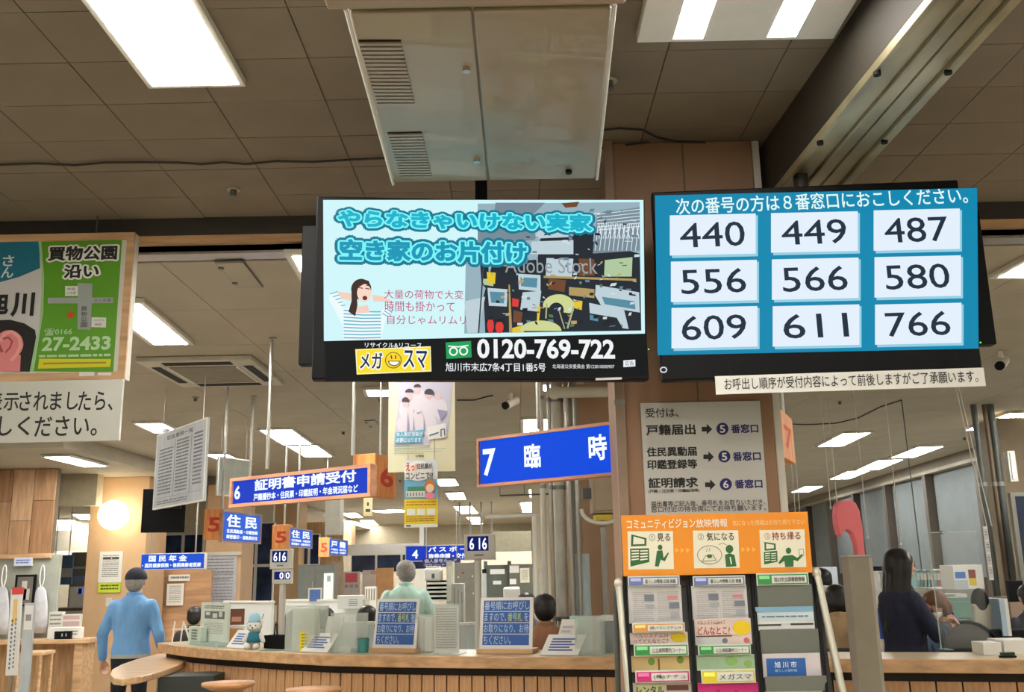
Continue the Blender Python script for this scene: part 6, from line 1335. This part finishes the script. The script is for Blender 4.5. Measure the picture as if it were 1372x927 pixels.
# hanging fluorescent rail in the far middle
v = at(670, 664, 14); t = T('hanging_rail', 'dark hanging rail frame on the far ceiling below the 7 sign', 'rail', (v.x, 14, v.z)); MB().tube([(0, 0, 0), (.7, 0, .01)], .012, 8).obj('bar', M_dgrey, t)
for x in (0, .35, .7): MB().tube([(x, 0, 0), (x, 0, HF-v.z)], .006, 6).obj('hanger', M_dgrey, t)
v = at(650, 692, 14); t = T('hanging_rail', 'pale horizontal pipe near the far ceiling below the 7 sign', 'rail', (v.x, 14, v.z)); MB().tube([(0, 0, 0), (.75, 0, .01)], .03, 10).obj('bar', M_offw, t); MB().tube([(.7, 0, 0), (.7, 0, -1.2)], .03, 10).obj('drop', M_offw, t)
# ================================================================ BACKGROUND, RIGHT
v = F(None, None, None, (1318, 600), (1372, 780), 9.6)
o = wallpiece('pillar_8', (1333, 560), (1420, 780), 10.2, mat('pier_brown2', (132, 116, 92), .6), .5, floor=True)
for px, r, m, lb in ((1324, .03, M_dgrey, 'steel pipe in front of the window side pillar'), (1339, .024, mat('pipe_brown', (112, 96, 78), .5), 'brown thin pipe at the window side pillar'), (1347, .035, M_dgrey, 'grey pipe at the right of the window side pillar')):
    v = at(px, 700, 9.7); t = T('vertical_pipe', lb, 'pipe', (v.x, v.y, 0)); MB().tube([(0, 0, 0), (0, 0, HF-.002)], r, 12).obj('tube', m, t); MB().tube([(0, 0, 2.3), (0, 0, 2.34)], r*1.3, 12).obj('clip', M_grey, t)
f = bg('wall_box', 'small white electrical box high on the window side pillar', 'box', (1349, 604), (1365, 645), 9.6, M_offw, .08); box('cover', f.e, M_white, .02, f.W-.02, -.01, 0, .02, f.H-.02, .004)
f = bg('open_locker', 'grey frame panel at the far right, behind the hanging paper strip', 'cabinet', (1353, 660), (1420, 786), 9.3, mat('frame_grey', (120, 120, 110), .5), .05); f.frects('dark_glass', M_night, [(.12, .04, .95, .9)], 1)
f = bg('paper_strip', 'long white paper strip of notices hanging at the window side pillar', 'notice', (1317, 705), (1332, 777), 7.6, M_paper, .008, bev=0)
for i in range(4): f.frects('sheet', ink(206, 206, 212), [(.08, .05+i*.235, .92, .25+i*.235)], 1); f.lines(ink(130, 130, 140), .2, .10+i*.235, .8, .2+i*.235, 2, .4, 2, i)
v = at(1322, 705, 7.6); t = T('hanging_wire', 'thin pale wires from the ceiling light down to the paper strip', 'wire', v); MB().tube([(0, 0, 0), (-.12, 0, HF-v.z-.035)], .004, 6).obj('wire', M_offw, t); MB().tube([(.04, 0, 0), (-.1, 0, HF-v.z-.035)], .004, 6).obj('wire', M_offw, t)
for i, (px, yb_, Y) in enumerate(((1113, 680, 9), (1123, 690, 9.2), (1163, 720, 8), (1207, 730, 7.9), (1066, 690, 10), (1072, 690, 10.3))):
    v = at(px, yb_, Y); t = T('hanging_wire', ('thin wire left behind the red sign', 'thin wire just behind the red sign', 'thin wire right of the red sign', 'thin wire above the standing woman', 'left of the wire pair at the orange header', 'right of the wire pair at the orange header')[i], 'wire', v); MB().tube([(0, 0, 0), (0, 0, HF-v.z-.001)], .004, 6).obj('wire', M_offw, t); MB().ell((0, 0, 0), (.01, .01, .02), 8, 6).obj('clamp', M_chrome, t)
# acrylic partitions over the right counter
for i, (tl, br, Y, lb) in enumerate((((1243, 714), (1328, 868), 6.4, 'clear hanging acrylic screen over the right counter near the paper strip'),)):
    f = F('acrylic_screen', lb, 'screen guard', tl, br, Y); f.body(M_glassp, .004, 'sheet', 0); box('top_edge', f.e, M_glasse, 0, f.W, 0, .005, f.H, f.H+.006); box('side_edge', f.e, M_glasse, 0, .006, -.001, .005, 0, f.H); MB().ell((f.W*.3, 0, f.H), (.015, .01, .01)).obj('clip', M_chrome, f.e)
    for x in (.1, .9): box('foot', f.e, M_glasse, f.W*x-.03, f.W*x+.03, -.04, .05, -.006, 0)
# cabinets and clutter at the windows
f = bg('white_box_board', 'pale grey board near the standing woman, low by the wall', 'board', (1092, 760), (1125, 800), 13.0, mat('pale_blue_grey', (176, 188, 200), .5), .2)
f = bg('pink_folder_box', 'white box with a pink band between the rack and the post', 'box', (1102, 785), (1117, 808), 8.6, M_paper, .2); f.frects('pink_band', ink(226, 110, 150), [(0, .3, 1, .65)], 1)
rb = random.Random(5)
def cabinet_row(tl, br, Y, lb, m=M_offw, n=2):
    f = bg('low_cabinet', lb, 'cabinet', tl, br, Y, m, .45)
    f.e.location.z = 0; 
    for ch in f.e.children:
        if ch.name.startswith('body'): ch.data = MB().box(0, f.W, 0, .45, 0, f.H+f.o.z).mesh('body'); ch.data.materials.append(m)
    for i in range(n): d = box('door', f.e, m, i*f.W/n+.01, (i+1)*f.W/n-.01, -.012, 0, .05, f.H+f.o.z-.02, .003); box('handle', d, M_chrome, (i+.8)*f.W/n, (i+.9)*f.W/n, -.025, -.012, (f.H+f.o.z)*.8, (f.H+f.o.z)*.83)
    return f
cabinet_row((1174, 788), (1330, 870), 10.6, 'long low cabinet along the windows carrying the binders', M_offw, 4)
ZC = at(1250, 788, 10.6).z
# binders as things
BN = {}; ORD = 'first second third fourth fifth sixth seventh eighth ninth'.split()
def binder(px0, px1, py0, c, i, Y=10.7):
    a = at(px0, 788, Y); b = at(px1, py0, Y); t = T('binder', ORD[BN.setdefault(c[1], 0)]+' %s binder from the left on the low cabinet by the windows' % c[1], 'binder', (a.x, Y, ZC), 0, c[1]+' binders on the low cabinet')
    BN[c[1]] += 1
    W = b.x-a.x; box('cover', t, mat('binder_'+c[1].replace(' ', '_'), c[0], .5), 0, W, 0, .24, 0, b.z-ZC, .003); box('spine_label', t, M_paper, W*.2, W*.8, -.002, 0, (b.z-ZC)*.45, (b.z-ZC)*.85)
cs = [((216, 218, 214), 'white'), ((150, 196, 196), 'pale teal'), ((186, 204, 206), 'pale grey'), ((206, 150, 150), 'dull red')]
x = 1176
for i in range(4): binder(x, x+4.2, 765, cs[0], i); x += 4.8
x = 1229
for i in range(14): binder(x, x+4.0, 762+rb.randrange(3), cs[(1, 1, 2, 1, 0, 1, 3, 2, 0, 3, 1, 0, 2, 0)[i]], i); x += 4.5
f = bg('picture_box', 'white box with a blue label and a red and yellow picture by the windows', 'box', (1276, 757), (1320, 789), 9.6, M_paper, .3, bev=.004); f.frects('blue_label', ink(60, 120, 200), [(.05, .28, .40, .55)], 1); f.frects('red_print', ink(140, 60, 50), [(.5, .2, .74, .55)], 1); f.frects('yellow_print', ink(226, 196, 50), [(.5, .55, .74, .85)], 1); f.frects('grey_field', ink(190, 200, 206), [(0, .62, .45, 1)], 2)
dtop = bg('cardboard_support', 'grey office shelf carrying the picture box', 'shelf', (1268, 789), (1330, 870), 9.6, M_grey, .5, dn=True)
f = bg('teal_cabinet', 'teal green steel cabinet behind the masked person', 'cabinet', (1256, 801), (1303, 829), 8.5, mat('teal_steel', (116, 156, 146), .4), .4); box('drawer', f.e, MATS['teal_steel'], .01, f.W-.01, -.012, 0, .01, f.H-.03, .004)
f = bg('teal_cabinet', 'pale grey green cabinet beneath the teal green one', 'cabinet', (1262, 830), (1300, 862), 8.5, mat('pale_grey_green', (176, 190, 184), .4), .4, dn=True); box('drawer', f.e, MATS['pale_grey_green'], .01, f.W-.01, -.012, 0, .02, f.H-.02, .004)
for px, py, s in ((1268, 800, 1), (1284, 798, 2)): 
    v = at(px, 801, 8.55); t = T('paper_stack', ('crumpled white paper on the teal cabinet, left pile', 'white paper pile on the teal cabinet, nearer the picture box')[s-1], 'papers', (v.x, 8.6, v.z)); [box('sheet', t, M_paper, -.1+rb.uniform(-.02, .02), .1, 0, .15, i*.008, i*.008+.006) for i in range(4)]
f = bg('blue_bin', 'bright blue board behind the standing woman', 'board', (1176, 815), (1190, 856), 7.6, mat('bright_blue', (40, 84, 190), .5), .05)
chb = chair(stand(1318, 7.9), .68, .15, 'black mesh office chair with rounded back right of the masked person', M_black)
# rounded dark backrest with beige jacket
f = F('high_back_chair', 'beige high-backed chair with black rounded head cushion', 'chair', (1303, 808), (1336, 868), 7.7); box('backrest', f.e, mat('beige_fabric', (190, 186, 168), .8), 0, f.W, 0, .05, -.2, f.H, .02); MB().tube([(f.W/2, .025, -.75), (f.W/2, .025, -.2)], .03, 10).obj('column', M_black, f.e)
v = F(None, None, None, (1302, 790), (1334, 812), 7.72); MB().ell((f.W/2, .03, f.H+.01), (f.W*.48, .04, .10), 20, 12).obj('head_cushion', M_black, f.e)
mb = MB(); MB().loft([(0, 0, 0, .2, .03), (.01, 0, .1, .19, .03), (.0, 0, .18, .12, .03), (0, 0, .2, .03, .02)])
v = at(1326, 872, 7.0); t = T('mesh_chair_back', 'low black mesh chair back with curved rim before the beige chair', 'chair', (v.x, 7.3, .3))
MB().loft([(0, 0, v.z-.3-.05, .2, .02), (0, 0, v.z-.3+.08, .19, .02), (-.02, 0, v.z-.3+.15, .13, .02), (-.04, 0, v.z-.3+.18, .04, .015)]).obj('mesh_back', mat('grey_mesh', (96, 94, 92), .8), t); MB().tube([(0, 0, -.2), (0, 0, v.z-.34)], .03, 10).obj('column', M_black, t)
MB().tube([(.2*math.cos(a)-.02*math.sin(a), -.02, v.z-.3+.18*math.sin(a)) for a in [math.pi*i/12 for i in range(13)]], .012, 8).obj('rim', M_black, t); box('seat', t, M_black, -.22, .22, -.25, .22, v.z-.42, v.z-.36, .02)
f = bg('white_carton', 'low white carton on the right counter edge', 'box', (1316, 858), (1343, 874), con(1330, back=.3).y, M_paper, .15); f.e.location.z = CH
f = bg('paper_stack', 'pile of white papers on the counter at far right', 'papers', (1343, 852), (1390, 870), con(1360, back=.35).y, M_paper, .2); f.e.location.z = CH
p = con(1349, back=.14); t = T('stapler', 'small black green stapler in front of the white papers', 'stapler', p); box('base', t, M_black, -.045, .045, -.015, .015, 0, .012, .003); box('arm', t, mat('dark_green_plastic', (30, 50, 44), .4), -.04, .04, -.012, .012, .014, .03, .005)
f = bg('file_stack', 'pale blue upright files beside the frame edge at right', 'files', (1338, 802), (1356, 852), 7.6, mat('pale_blue_file', (176, 200, 220), .5), .25); f.frects('edge', M_paper, [(.6, 0, 1, 1)], 1)
bg('box_tower', 'grey carton tower at the right frame edge', 'box', (1352, 800), (1375, 830), 9.2, mat('brown_carton', (150, 130, 110), .6), .3)
bg('monitor_stand', 'dark monitor at the right frame edge', 'monitor', (1350, 778), (1374, 806), 8.9, M_black, .05)
